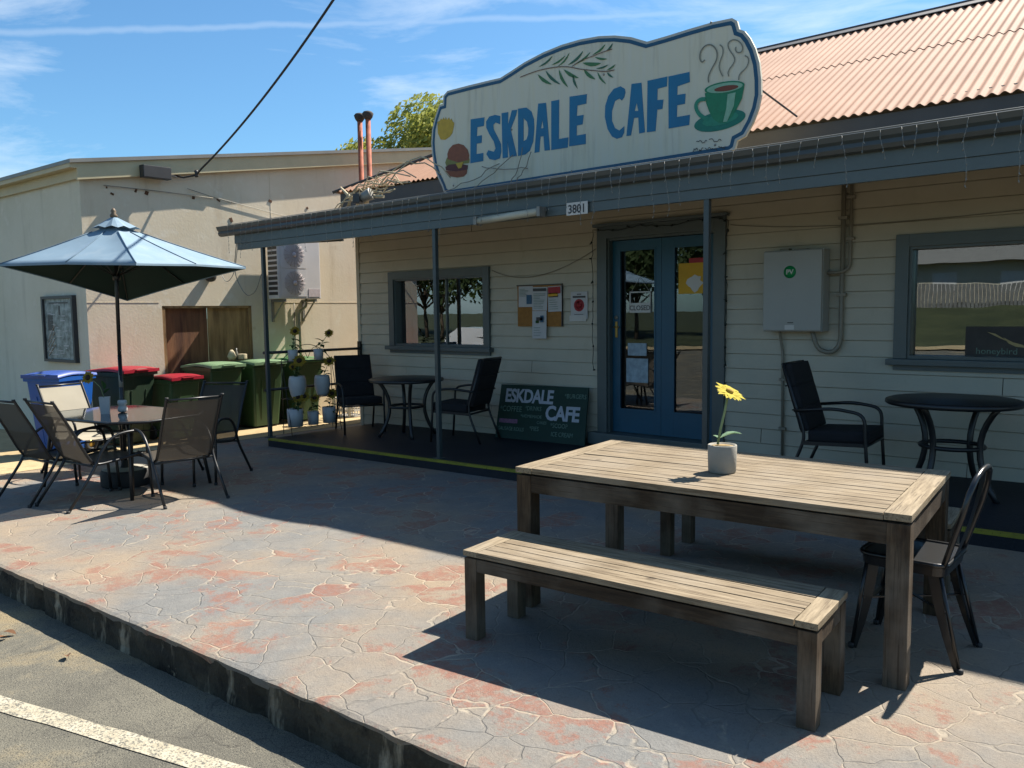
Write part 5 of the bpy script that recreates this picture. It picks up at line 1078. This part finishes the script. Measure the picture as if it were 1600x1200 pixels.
# ================================================================ bins
def wheelie_bin(label, loc, rz, body, lid, h=.98, w_=.56, d_=.66, open_=0.):
    t = thing('wheelie_bin', label, 'bin', loc, rz, 'wheelie bins along the wall of the hall')   # front faces local -Y
    b = MB(); z0 = .04
    def ring(wt, df, db, z): return [(-wt/2, -df, z), (wt/2, -df, z), (wt/2, db, z), (-wt/2, db, z)]
    r0_ = ring(w_*.80, d_*.36, d_*.34, z0); r1_ = ring(w_*.97, d_*.50, d_*.50, h-.06); r2_ = ring(w_*1.03, d_*.54, d_*.52, h-.055); r3_ = ring(w_*1.03, d_*.54, d_*.52, h)
    R_ = [[b.bm.verts.new(p) for p in r_] for r_ in (r0_, r1_, r2_, r3_)]
    for a_, c_ in zip(R_, R_[1:]):
        for i in range(4): b.bm.faces.new((a_[i], a_[(i+1) % 4], c_[(i+1) % 4], c_[i]))
    b.bm.faces.new(R_[0][::-1])
    es = [e for e in b.bm.edges if abs(e.verts[0].co.z-e.verts[1].co.z) > .3]; bmesh.ops.bevel(b.bm, geom=es, offset=.035, segments=3, affect='EDGES', profile=.5)
    # moulded ribs on the front
    for x in (-.12, .12): b.bar((x*.8, -d_*.37, .15), (x, -d_*.475, h-.25), .02, .016)
    b.build('body', M[body], t)
    b = MB(); n = 8; prev = None
    for j in range(n+1):
        y = -d_*.58+(d_*1.12)*j/n; zc = h+.012+.035*math.sin(PI*min(1, (j+.6)/n)); cur = [b.bm.verts.new((x*w_*.535, y, zc+.02*(1-x*x)+(.0 if abs(x) < 1 else -.03))) for x in (-1, -.97, -.5, 0, .5, .97, 1)]
        if prev:
            for i in range(6): f = b.bm.faces.new((prev[i], prev[i+1], cur[i+1], cur[i])); f.smooth = True
        prev = cur
    b.box((0, -d_*.58, h+.008), (w_*1.05, .012, .045), None, .004); b.box((0, -d_*.60, h+.02), (w_*.4, .04, .014), None, .004)
    b.build('lid', M[lid], t)
    b = MB(); b.tube([(-w_*.36, d_*.60, h-.02), (w_*.36, d_*.60, h-.02)], .014, 8)
    for x in (-1, 0, 1): b.box((x*w_*.34, d_*.55, h-.02), (.05, .10, .045), None, .006)
    b.build('handle', M[body], t)
    for sx in (-1, 1):
        b = MB(); b.lathe([(.06, -.025), (.10, -.025), (.105, -.015), (.105, .015), (.10, .025), (.06, .025), (.055, .0)], (sx*(w_*.40), d_*.36, .105), 20, M=Matrix.Rotation(PI/2, 4, 'Y')); wh = b.build('wheel', M['rubber'], t)
        b = MB(); b.lathe([(0, -.02), (.05, -.02), (.05, .02), (0, .02)], (sx*(w_*.40), d_*.36, .105), 12, M=Matrix.Rotation(PI/2, 4, 'Y')); b.build('hub', M['brass'], wh)
    return t
FB = fdir(-1, -.05)     # local +Y (hinge side) towards the wall
wheelie_bin('blue wheelie bin below the framed map, at the corner of the hall', (-5.78, -3.60, gz(-5.8)), fdir(-.45, .9), 'binblue', 'binbluelid', 1.0, .52, .58)
wheelie_bin('tall dark green wheelie bin with bright red lid', (-5.92, -2.78, gz(-5.9)), FB+.25, 'bindark', 'binred', 1.0)
wheelie_bin('short green wheelie bin with red lid, between the tall red-lidded bin and the boards', (-5.78, -2.14, gz(-5.8)), FB+.12, 'bingreen', 'binred', .86, .50, .58)
wheelie_bin('green wheelie bin with faded grey-green lid in front of the plywood', (-5.88, -1.46, gz(-5.9)), FB+.05, 'bingreen', 'binlid', .99)
wheelie_bin('second green wheelie bin with faded lid, beside the left veranda post', (-5.92, -.72, gz(-5.9)), FB, 'bingreen', 'binlid', .99)
wheelie_bin('green wheelie bin with bright green lid behind the plant stand', (-5.98, .06, gz(-5.9)), FB, 'bingreen', 'binlid2', .99)
t = thing('cylinder_trolley', 'small grey junk and pale bag lying on the lid of the green bin by the post', 'junk', (-6.02, -.98, gz(-5.9)+1.06))
b = MB(); b.lathe([(.05, 0), (.07, .05), (.04, .12), (.015, .15), (0, .15)], (0, -.08, 0), 9); b.box((.02, .08, .04), (.12, .10, .08), Matrix.Rotation(.3, 3, 'Z'), .02); b.build('bag', M['rope'], t)
t['label'] = 'small pale bag and bottle lying on top of the green bin beside the post'; t.name = 'rubbish_bag'; t['category'] = 'bag'
b = MB(); b.tube([(-.02, .0, .0), (.0, .0, .10), (.0, .0, .13), (.0, .0, .17)], [.025, .025, .01, .01], 8); b.build('bottle', M['zinc'], t)
# crate
t = thing('milk_crate', 'grubby white plastic crate on the ground against the hall wall behind the veranda chair', 'crate', (-5.70, .90, gz(-5.8)), math.radians(5))
b = MB(); w2, hh = .18, .33
for sx in (-1, 1):
    for sy in (-1, 1): b.bx(sx*w2-.018, sx*w2+.018, sy*w2-.018, sy*w2+.018, 0, hh, .003)
for z in (0, .10, .20, .30):
    for s in (-1, 1):
        b.bx(-w2, w2, s*w2-.006, s*w2+.006, z, z+.028); b.bx(s*w2-.006, s*w2+.006, -w2, w2, z, z+.028)
for k in range(5):
    x = -w2+.06+.06*k
    for s in (-1, 1): b.bx(x-.006, x+.006, s*w2-.004, s*w2+.004, .02, .31); b.bx(s*w2-.004, s*w2+.004, x-.006, x+.006, .02, .31)
b.bx(-w2, w2, -w2, w2, .0, .012); b.bx(-w2+.03, w2-.03, -w2+.03, w2-.03, .3, .34); b.build('basket', M['white'], t)
# ================================================================ plant stand with pots
PSX, PSY = -3.93, -1.10; psz = dz(PSX)
ps = thing('plant_stand', 'black wire three-tier plant stand at the left end of the veranda', 'plant stand', (PSX, PSY, psz), math.radians(-5))
b = MB()
for y in (-.40, .36):
    b.tube([(-.12, y, 0), (-.12, y, .98)], .005, 6); b.tube([(.10, y, 0), (-.10, y, .96)], .005, 6)
b.build('upright', M['black'], ps)
for z, x0, x1 in ((.10, -.12, .12), (.48, -.12, .06), (.97, -.14, .0)):
    b = MB(); b.tube([(x0, -.42, z), (x1, -.42, z), (x1, .40, z), (x0, .40, z), (x0, -.42, z)], .005, 6)
    for k in range(9): b.tube([(x0, -.38+.095*k, z), (x1, -.38+.095*k, z)], .003, 5)
    b.build('shelf', M['black'], ps)
b = MB(); b.tube(arc((-.12, -.40, .98), (-.12, .0, 1.40), (-.12, .36, .98), 12), .005, 6); b.tube(arc((-.12, -.25, 1.0), (-.12, -.12, 1.3), (-.12, .0, 1.0), 8), .004, 5); b.tube(arc((-.12, .0, 1.0), (-.12, .12, 1.3), (-.12, .22, 1.0), 8), .004, 5); b.build('scroll', M['black'], ps)
def sun_pot(label, lx, ly, lz, R, H, flowers, seed, square=False):
    base = Matrix.Rotation(math.radians(-5), 4, 'Z') @ Vector((lx, ly, 0)); x, y, z = PSX+base.x, PSY+base.y, psz+lz
    t = thing('sunflower_pot', label, 'flower pot', (x, y, z), 0, 'sunflower pots on the wire stand')
    b = MB()
    if square: b.lathe([(0, 0), (R*.92, 0), (R, H*.5), (R*1.02, H), (R*.88, H), (R*.85, H*.9), (0, H*.9)], n=20)
    else: b.lathe([(0, 0), (R*.60, 0), (R*.8, H*.15), (R*1.02, H*.55), (R*.98, H*.85), (R*.86, H), (R*.78, H), (R*.76, H*.9), (0, H*.9)], n=24)
    b.build('pot', M['potgrey'], t)
    q = random.Random(seed); st = MB(); lf = MB(); hd_ = MB(); ey = MB()
    for (dx, dy, h, fr_) in flowers:
        tip = Vector((dx, dy, h)); st.tube(arc((dx*.1, dy*.1, H*.9), (dx*.2, dy*.2, h*.6), tip, 6), .004, 5)
        leafshape(lf, (dx*.3, dy*.3, H+(h-H)*.3), (dx*.3+q.uniform(-.08, .08), dy*.3+q.uniform(-.10, .10), H+(h-H)*.3+.02), .05)
        leafshape(lf, (dx*.4, dy*.4, H+(h-H)*.5), (dx*.4+q.uniform(-.08, .08), dy*.4+q.uniform(-.10, .10), H+(h-H)*.5+.03), .045)
        for kk in range(7):
            az_ = q.uniform(0, 2*PI); hh_ = H*.85+(h-H)*q.uniform(-.1, .7); L_ = q.uniform(.06, .12); leafshape(lf, (dx*.3, dy*.3, hh_), (dx*.3+L_*math.cos(az_), dy*.3+L_*math.sin(az_), hh_+q.uniform(-.03, .05)), .05, sag=.03)
        nv = Vector((.6, -.7, q.uniform(0, .9))).normalized(); petals(hd_, tip, nv, fr_*1.1, 15, fr_*.32, seed+int(h*50), .1)
        ey.lathe([(fr_*.4, 0), (fr_*.36, .010), (0, .016)], tip+nv*.004, 12, M=nv.to_track_quat('Z', 'Y').to_matrix().to_4x4())
    st.build('stem', M['stem'], t); lf.build('leaf', M['leaf'], t); h_ = hd_.build('flower_head', M['petaldark'], t); ey.build('flower_centre', M['flowereye'], h_)
sun_pot('small grey pot with tall sunflower, left of the top shelf', -.07, -.25, .975, .065, .15, [(.02, .03, .40, .07)], 1, True)
sun_pot('small grey pot with a sunflower leaning right, right of the top shelf', -.07, .14, .975, .065, .15, [(.03, .16, .36, .065)], 2, True)
sun_pot('large rounded grey pot with open sunflower, left of the middle shelf', .0, -.24, .485, .115, .29, [(.06, .0, .50, .09), (-.02, -.05, .42, .05)], 3)
sun_pot('large rounded grey pot with open sunflower, right of the middle shelf', .0, .14, .485, .108, .28, [(.08, .07, .47, .085)], 4)
sun_pot('straight grey pot with two sunflowers, left end of the bottom shelf', .02, -.30, .105, .105, .24, [(.05, .02, .40, .075), (.08, .10, .40, .075)], 5, True)
sun_pot('smaller straight grey pot, middle of the bottom shelf', .02, -.03, .105, .075, .18, [(.05, .0, .36, .07)], 6, True)
sun_pot('straight grey pot with single sunflower, right end of the bottom shelf', .02, .22, .105, .092, .22, [(.04, .03, .40, .08)], 7, True)
# ================================================================ things on the hall
ac = thing('air_conditioner', 'white twin-fan outdoor air conditioner unit on brackets high on the hall wall', 'air conditioner', PB(2.745, 0, 1.66), BA-PI/2)
# local: +Y along the wall away from the street?  BU is local +Y, BN is local +X
Lw, Hh = .80, .98
b = MB(); b.bx(.10, .385, 0, Lw, .02, Hh, .012); b.build('case', M['acwhite'], ac)
for zc in (.27, .72):
    b = MB(); b.bx(.386, .392, .05, .53, zc-.215, zc+.215, .002)
    fo_ = b.build('fan_panel', M['acwhite'], ac)
    b = MB()
    for r_ in [.05+.022*i for i in range(7)]: b.tube([(.398, .30+r_*math.cos(a*PI/14), zc+r_*math.sin(a*PI/14)) for a in range(29)], .0028, 4, False)
    for k in range(16): b.tube([(.400, .30, zc), (.400, .30+.195*math.cos(k*PI/8), zc+.195*math.sin(k*PI/8))], .0028, 4)
    b.lathe([(.04, 0), (.04, .01), (0, .012)], (.395, .30, zc), 14, M=Matrix.Rotation(PI/2, 4, 'Y')); b.build('grille', M['acgrille'], fo_)
b = MB(); b.bx(.386, .391, .56, .78, .05, .18, .002)
b.build('service_panel', M['acgrille'], ac)
b = MB()
for k in range(11): b.bx(.12, .37, -.006, -.002, .08+.08*k, .13+.08*k)
b.build('side_louvre', M['darkbox'], ac)
b = MB()
for y in (.1, .68): b.bx(.0, .38, y, y+.04, -.03, .015); b.bx(.0, .03, y, y+.04, -.35, .0); b.bar((.02, y+.02, -.32), (.34, y+.02, -.02), .02, .02)
b.build('bracket', M['zinc'], ac)
b = MB(); b.tube(rounded([(.25, .60, .02), (.25, .60, -.10), (.04, .60, -.18), (.04, .60, -1.3)], .05, 4), .022, 8); b.tube([(.02, .52, -.05), (.02, .52, -1.5)], .008, 6); b.build('pipe', M['conduit'], ac)
# framed map
fm = thing('framed_map', 'tall black-framed town map hanging on the front wall of the hall', 'framed map', PA(.80, .03, 1.262), math.atan2(.041, .999))
b = MB(); W_, H_ = .50, .47
b.bx(-W_, W_, -.03, .03, H_-.04, H_); b.bx(-W_, W_, -.03, .03, -H_, -H_+.04); b.bx(-W_, -W_+.05, -.03, .03, -H_+.04, H_-.04); b.bx(W_-.05, W_, -.03, .03, -H_+.04, H_-.04); b.build('frame', M['darkbox'], fm)
mm = mat('printed_map', lin((92, 112, 100)), .5, .7, 9, col2=lin((150, 160, 158)))
b = MB(); b.bx(-W_+.05, W_-.05, .0, .01, -H_+.04, H_-.04); b.build('map_sheet', mm, fm)
b = MB(); q = random.Random(21)
for k in range(26):
    x, z = q.uniform(-.40, .25), q.uniform(-.40, .36); b.bx(x, x+q.uniform(.03, .16), -.003, -.001, z, z+q.uniform(.006, .014))
for k in range(4): b.bar((-.40, -.002, -.40+.07*k), (-.15, -.002, -.22+.09*k), .02, .002)
b.build('print', M['paper'], fm)
b = MB(); b.bx(-.3, .3, -.003, -.001, .36, .38); b.bx(.0, .05, -.003, -.001, .2, .33); b.bx(-.36, -.2, -.003, -.001, -.02, .2); b.build('dark_print', M['darkbox'], fm)
# black box on barge board, camera, cable
fl = thing('junction_box', 'black box fixed to the barge board at the hall corner', 'electrical box', PB(.96, .17, 3.45), BA-PI/2)
b = MB(); b.bx(-.05, .08, -.20, .20, -.085, .085, .01); b.build('case', M['darkbox'], fl)
b = MB(); b.bx(-.07, -.04, -.16, .22, .085, .10); b.bar((.0, .2, .0), (-.02, .32, -.02), .02, .02); b.build('bracket', M['darkbox'], fl)
b = MB(); b.lathe([(.0, 0), (.06, .0), (.085, .05), (.085, .10), (.05, .14), (0, .15)], PB(1.777, .0, 2.02), 16, M=Matrix.Rotation(PI/2, 4, 'Y')); b.bar(PB(1.777, .02, 2.08), PB(1.85, .10, 2.12), .02, .02)
o = b.build('security_light', M['darkbox']); tag(o, 'small round black light on the hall wall right of the umbrella', 'light')
P0 = Vector(PB(1.55, .22, 3.50)); cam0 = Vector((5.209, -7.693, 1.423)); P1 = cam0+Vector((-.738, .752, .60))*7.2
b = MB(); n = 30; pts = []
for i in range(n+1):
    t_ = i/n; p = P0.lerp(P1, t_); p.z -= .95*t_*(1-t_); pts.append(p)
b.tube([P0+Vector((-.35, -.4, .02)), P0+Vector((-.1, -.15, -.06)), P0+Vector((0, 0, -.02))]+pts[1:]+[P1+Vector((4, -7, 1.6)), P1+Vector((9, -17, 2.6))], .014, 8); cb = b.build('power_cable', M['rubber']); tag(cb, 'black overhead power cable rising from the hall corner across the sky', 'cable')
b = MB(); b.lathe([(.02, -.05), (.032, -.03), (.02, 0), (.032, .03), (.02, .05)], pts[0], 10); b.build('insulator', M['darkbox'], cb)
b = MB(); b.tube([PB(1.5, .03, 3.30), PB(1.9, .02, 3.22), PB(3.0, .02, 3.05), PB(4.6, .02, 2.9)], .005, 5); b.tube([PB(.3, .03, 3.22), PB(1.0, .03, 3.22), PB(1.9, .03, 3.20)], .006, 5); o = b.build('wall_cable', M['conduit']); tag(o, 'thin cable clipped along the top of the hall side wall', 'cable')
b = MB(); q = random.Random(31)
for s, z in ((.35, 3.20), (.42, 3.12), (.75, 3.2), (.9, 3.18), (1.6, 3.18), (2.0, 3.18), (2.9, 3.25), (3.6, 3.2), (4.2, 3.0), (2.2, 2.9), (4.3, 2.75), (5.0, 2.6)):
    p = PB(s, .004, z); b.box(p, (.012, q.uniform(.02, .06), q.uniform(.02, .07)), Matrix.Rotation(BA-PI/2, 3, 'Z') @ Matrix.Rotation(q.uniform(-.5, .5), 3, 'X'), .004)
b.build('old_fixing', mat('rusty_fixing', lin((104, 70, 46)), .9), nb)
# looping loose wire near the veranda end
b = MB(); b.tube(rounded([(-4.60, -1.76, 2.38), (-4.72, -1.75, 1.98), (-4.45, -1.74, 1.66), (-4.22, -1.74, 1.72), (-4.06, -1.75, 1.95)], .25, 8), .006, 6); o = b.build('hanging_wire', M['conduit']); tag(o, 'loose dark wire hanging in a loop beside the left veranda post', 'wire')
b = MB(); b.tube(rounded([(-5.2, -1.70, 2.10), (-5.0, -1.70, 1.85), (-4.75, -1.72, 1.98), (-4.62, -1.74, 2.3)], .18, 8), .005, 6); o = b.build('pale_wire', M['icicle']); tag(o, 'pale wire drooping from the end of the veranda towards the umbrella', 'wire')
# flue pipes
for k, (x, lab) in enumerate(((-5.585, 'left rusty orange flue pipe of the pair above the roofs'), (-5.375, 'right rusty orange flue pipe of the pair above the roofs'))):
    t = thing('flue_pipe', lab, 'flue pipe', (x, 1.2, -.3), 0, 'pair of rusty flue pipes')
    b = MB(); b.tube([(0, 0, 0), (0, 0, 4.93)], .042, 14); b.build('pipe', M['rust'], t)
    b = MB(); b.lathe([(.045, 4.90), (.075, 4.94), (.095, 5.0), (.07, 5.03), (.0, 5.05)], n=14); b.build('cowl', M['rubber'] if False else mat('sooty_cowl', (.03, .026, .024), .8), t)
# tangle of cables and driftwood on the veranda roof
q = random.Random(41); b = MB()
base = [(-2.95, 2.98), (-2.70, 2.76), (-2.45, 2.72), (-2.0, 2.74)]
def wob(p, c, r_, w_=.03, n=9):
    pts = arc(p, c, r_, n); return [pts[0]]+[v+Vector((q.uniform(-w_, w_), q.uniform(-w_, w_)*.6, q.uniform(-w_, w_))) for v in pts[1:-1]]+[pts[-1]]
for k in range(12):
    x = -2.45+q.uniform(-.22, .22); y = -1.35+q.uniform(-.1, .25); h = q.uniform(.08, .36)
    b.tube(wob((x-q.uniform(.1, .35), y, 2.70), (x, y, 2.72+h*1.5), (x+q.uniform(.25, .70), y+.1, 2.80+h*.5), .05), .007, 6)
b.tube([(-2.95, -1.3, 2.98), (-2.75, -1.32, 2.84), (-2.45, -1.3, 2.75)], [.012, .022, .026], 8)
b.tube([(-2.55, -1.35, 2.70), (-2.30, -1.36, 2.80), (-2.1, -1.35, 2.78)], .02, 8)
b.tube(wob((-2.2, -1.3, 2.8), (-1.7, -1.2, 3.5), (-1.35, -1.0, 2.95), .02), .008, 6)
b.tube(wob((-2.4, -1.3, 2.8), (-1.9, -1.2, 3.4), (-1.50, -1.0, 3.0), .02), .008, 6)
o = b.build('tangled_rope', M['rope']); tag(o, 'tangle of bleached rope and sticks on the veranda roof left of the sign', 'rope')
t = thing('spotlight', 'small silver and black spotlight lying on the veranda roof left of the sign', 'light', (-2.33, -1.45, 2.735), .4)
b = MB(); b.lathe([(.05, -.06), (.06, 0), (.075, .07), (.07, .075), (.0, .05)], (.03, 0, .06), 14, M=Matrix.Rotation(1.2, 4, 'Y')); b.build('lamp_head', M['zinc'], t)
b = MB(); b.bx(-.12, -.03, -.06, .06, -.02, .09, .015); b.build('housing', M['darkbox'], t)
# loose wires hanging in front of the sign's lower left
b = MB(); q = random.Random(44)
for (x0, z0, x1, z1) in ((-1.62, 2.84, -.75, 3.05), (-1.3, 2.80, -.55, 3.12), (-.78, 2.78, -.42, 3.18), (-.60, 2.80, -.30, 3.12), (-1.0, 3.05, -.35, 2.95)):
    b.tube(wob((x0, SY-.05, z0), ((x0+x1)/2+q.uniform(-.05, .2), SY-.08, min(z0, z1)+q.uniform(-.02, .1)), (x1, SY-.04, z1), .015), .005, 5)
o = b.build('loose_wire', M['conduit']); tag(o, 'loose thin wires looping over the burger on the cafe sign', 'wire')

# ================================================================ trees and the far side of the street
def tree(label, loc, R, H, trunk_h, leafm, n, seed, leafs=.13, group='trees beyond the buildings', flat=1.):
    t = thing('tree', label, 'tree', loc, 0, group); q = random.Random(seed)
    b = MB(); b.tube([(0, 0, -.5), (.1, 0, trunk_h*.5), (0, .1, trunk_h), (.1, .1, trunk_h+R*.6)], [.22, .18, .14, .05], 8)
    cl = []
    for k in range(14):
        a = q.uniform(0, 2*PI); el = q.uniform(-.3, 1.2); d = Vector((math.cos(a)*math.cos(el), math.sin(a)*math.cos(el), math.sin(el)))*R*q.uniform(.35, .78); d.z *= flat
        c = Vector((0, 0, trunk_h+H*.5))+d; cl.append((c, R*q.uniform(.28, .48))); b.tube([(0, .05, trunk_h*.8), (c*.5+Vector((0, 0, trunk_h*.45))), c], [.08, .05, .015], 5)
    b.build('trunk', M['bark'], t)
    b = MB()
    for i in range(n):
        c, r_ = cl[i % len(cl)]; d = Vector((q.gauss(0, 1), q.gauss(0, 1), q.gauss(0, 1))).normalized()*r_*(q.random()**.35)
        p = c+d; nv = Vector((q.gauss(0, 1), q.gauss(0, 1), q.gauss(0, .8)+.4)).normalized(); x = nv.orthogonal().normalized(); y = nv.cross(x); s = leafs*q.uniform(.6, 1.3)
        v = [b.bm.verts.new(p+x*s*.9), b.bm.verts.new(p+y*s*.35), b.bm.verts.new(p-x*s*.9), b.bm.verts.new(p-y*s*.35)]; b.bm.faces.new(v)
    b.build('crown', M[leafm], t); return t
tree('yellow-green leafy tree showing above the roofs just left of the sign', (-13.2, 11.4, -.4), 3.9, 3.0, 4.2, 'foliage', 60000, 51, .12, flat=.62)
# across the street: only seen mirrored in the cafe glass
g0 = lambda x, y: bank(x, y)
TL = [(-26, -43, 4.2, 2.6, 'bushy grey-green tree mirrored in the left pane of the doors'), (-20, -45, 4.4, 2.8, 'bushy grey-green tree mirrored in the right pane of the doors'),
 (-32, -46, 5, 3, 'tree behind the lawn, mirrored at the left edge of the doors'), (-37, -40, 4.6, 3, 'tree behind the white car, mirrored in the left window'), (-42, -39, 4.6, 2.6, 'broad tree mirrored right of centre in the left window'),
 (-47, -42, 5, 3, 'broad tree mirrored in the middle of the left window'), (-53, -43, 5.2, 3, 'broad tree mirrored left of centre in the left window'), (-60, -46, 6, 3, 'farthest tree along the street, mirrored only')]
for i, (x, y, R, th, lb) in enumerate(TL):
    tree(lb, (x, y, g0(x, y)), R, R, th, 'foliage2', 2400, 60+i, .34, 'trees across the street')
hs = thing('street_house', 'house with grey paling front and verandah, mirrored in the right window', 'house', (-4, -57, g0(-4, -57)-.1))
b = MB(); b.bx(-7, 7, -4, 4, -.5, 3.0); b.build('wall', M['siding'], hs)
b = MB(); b.poly([(-8, 5, 2.9), (-8, -5, 2.9), (-8, 0, 5.0)], (16, 0, 0)); b.build('roof', M['zinc'], hs)
b = MB()
for k in range(60): b.bx(-7+k*.235, -7+k*.235+.19, 4.9, 4.95, -.3, 1.5)
b.build('paling_fence', M['fencegrey'], hs)
for x in (-4, 0, 4):
    b = MB(); b.bx(x-.7, x+.7, 3.95, 4.03, 1.0, 2.3); b.build('window', M['white'], hs)
car = thing('parked_car', 'white parked car, mirrored in the left window', 'car', (-22.2, -22.5, -.39+hx(-22.2)), .02)
b = MB(); b.poly([(-2.1, -.85, .35), (2.15, -.85, .35), (2.2, -.85, .8), (1.3, -.85, .95), (.7, -.8, 1.42), (-1.1, -.8, 1.45), (-1.9, -.85, 1.0), (-2.15, -.85, .9)], (0, 1.7, 0)); b.build('body', M['carwhite'], car, tri=True)
b = MB(); b.poly([(1.15, .86, .98), (.66, .84, 1.36), (-1.05, .84, 1.38), (-1.7, .86, 1.0)], (0, .012, 0)); b.build('side_window', M['darkbox'], car)
for x in (-1.35, 1.4):
    for y in (-.8, .8):
        b = MB(); b.lathe([(0, -.1), (.31, -.1), (.32, .0), (.31, .1), (0, .1)], (x, y, .32), 20, M=Matrix.Rotation(PI/2, 4, 'X')); b.build('wheel', M['rubber'], car)
# dry leaves in the gutter of the road
q = random.Random(71)
for i, (x, y) in enumerate(((-.62, -6.12), (.1, -6.14), (-.35, -6.08), (.72, -6.08), (.14, -6.2))):
    b = MB(); leafshape(b, (-.03, 0, 0.004), (.04, .01, .02), .04); o = b.build('dry_leaf', M['brick_leaf'], None, (x, y, -.384+hx(x))); o.rotation_euler = (0, 0, q.uniform(0, 6)); tag(o, 'dry brown leaf lying on the road at the foot of the kerb', 'leaf', 'dry leaves under the kerb')
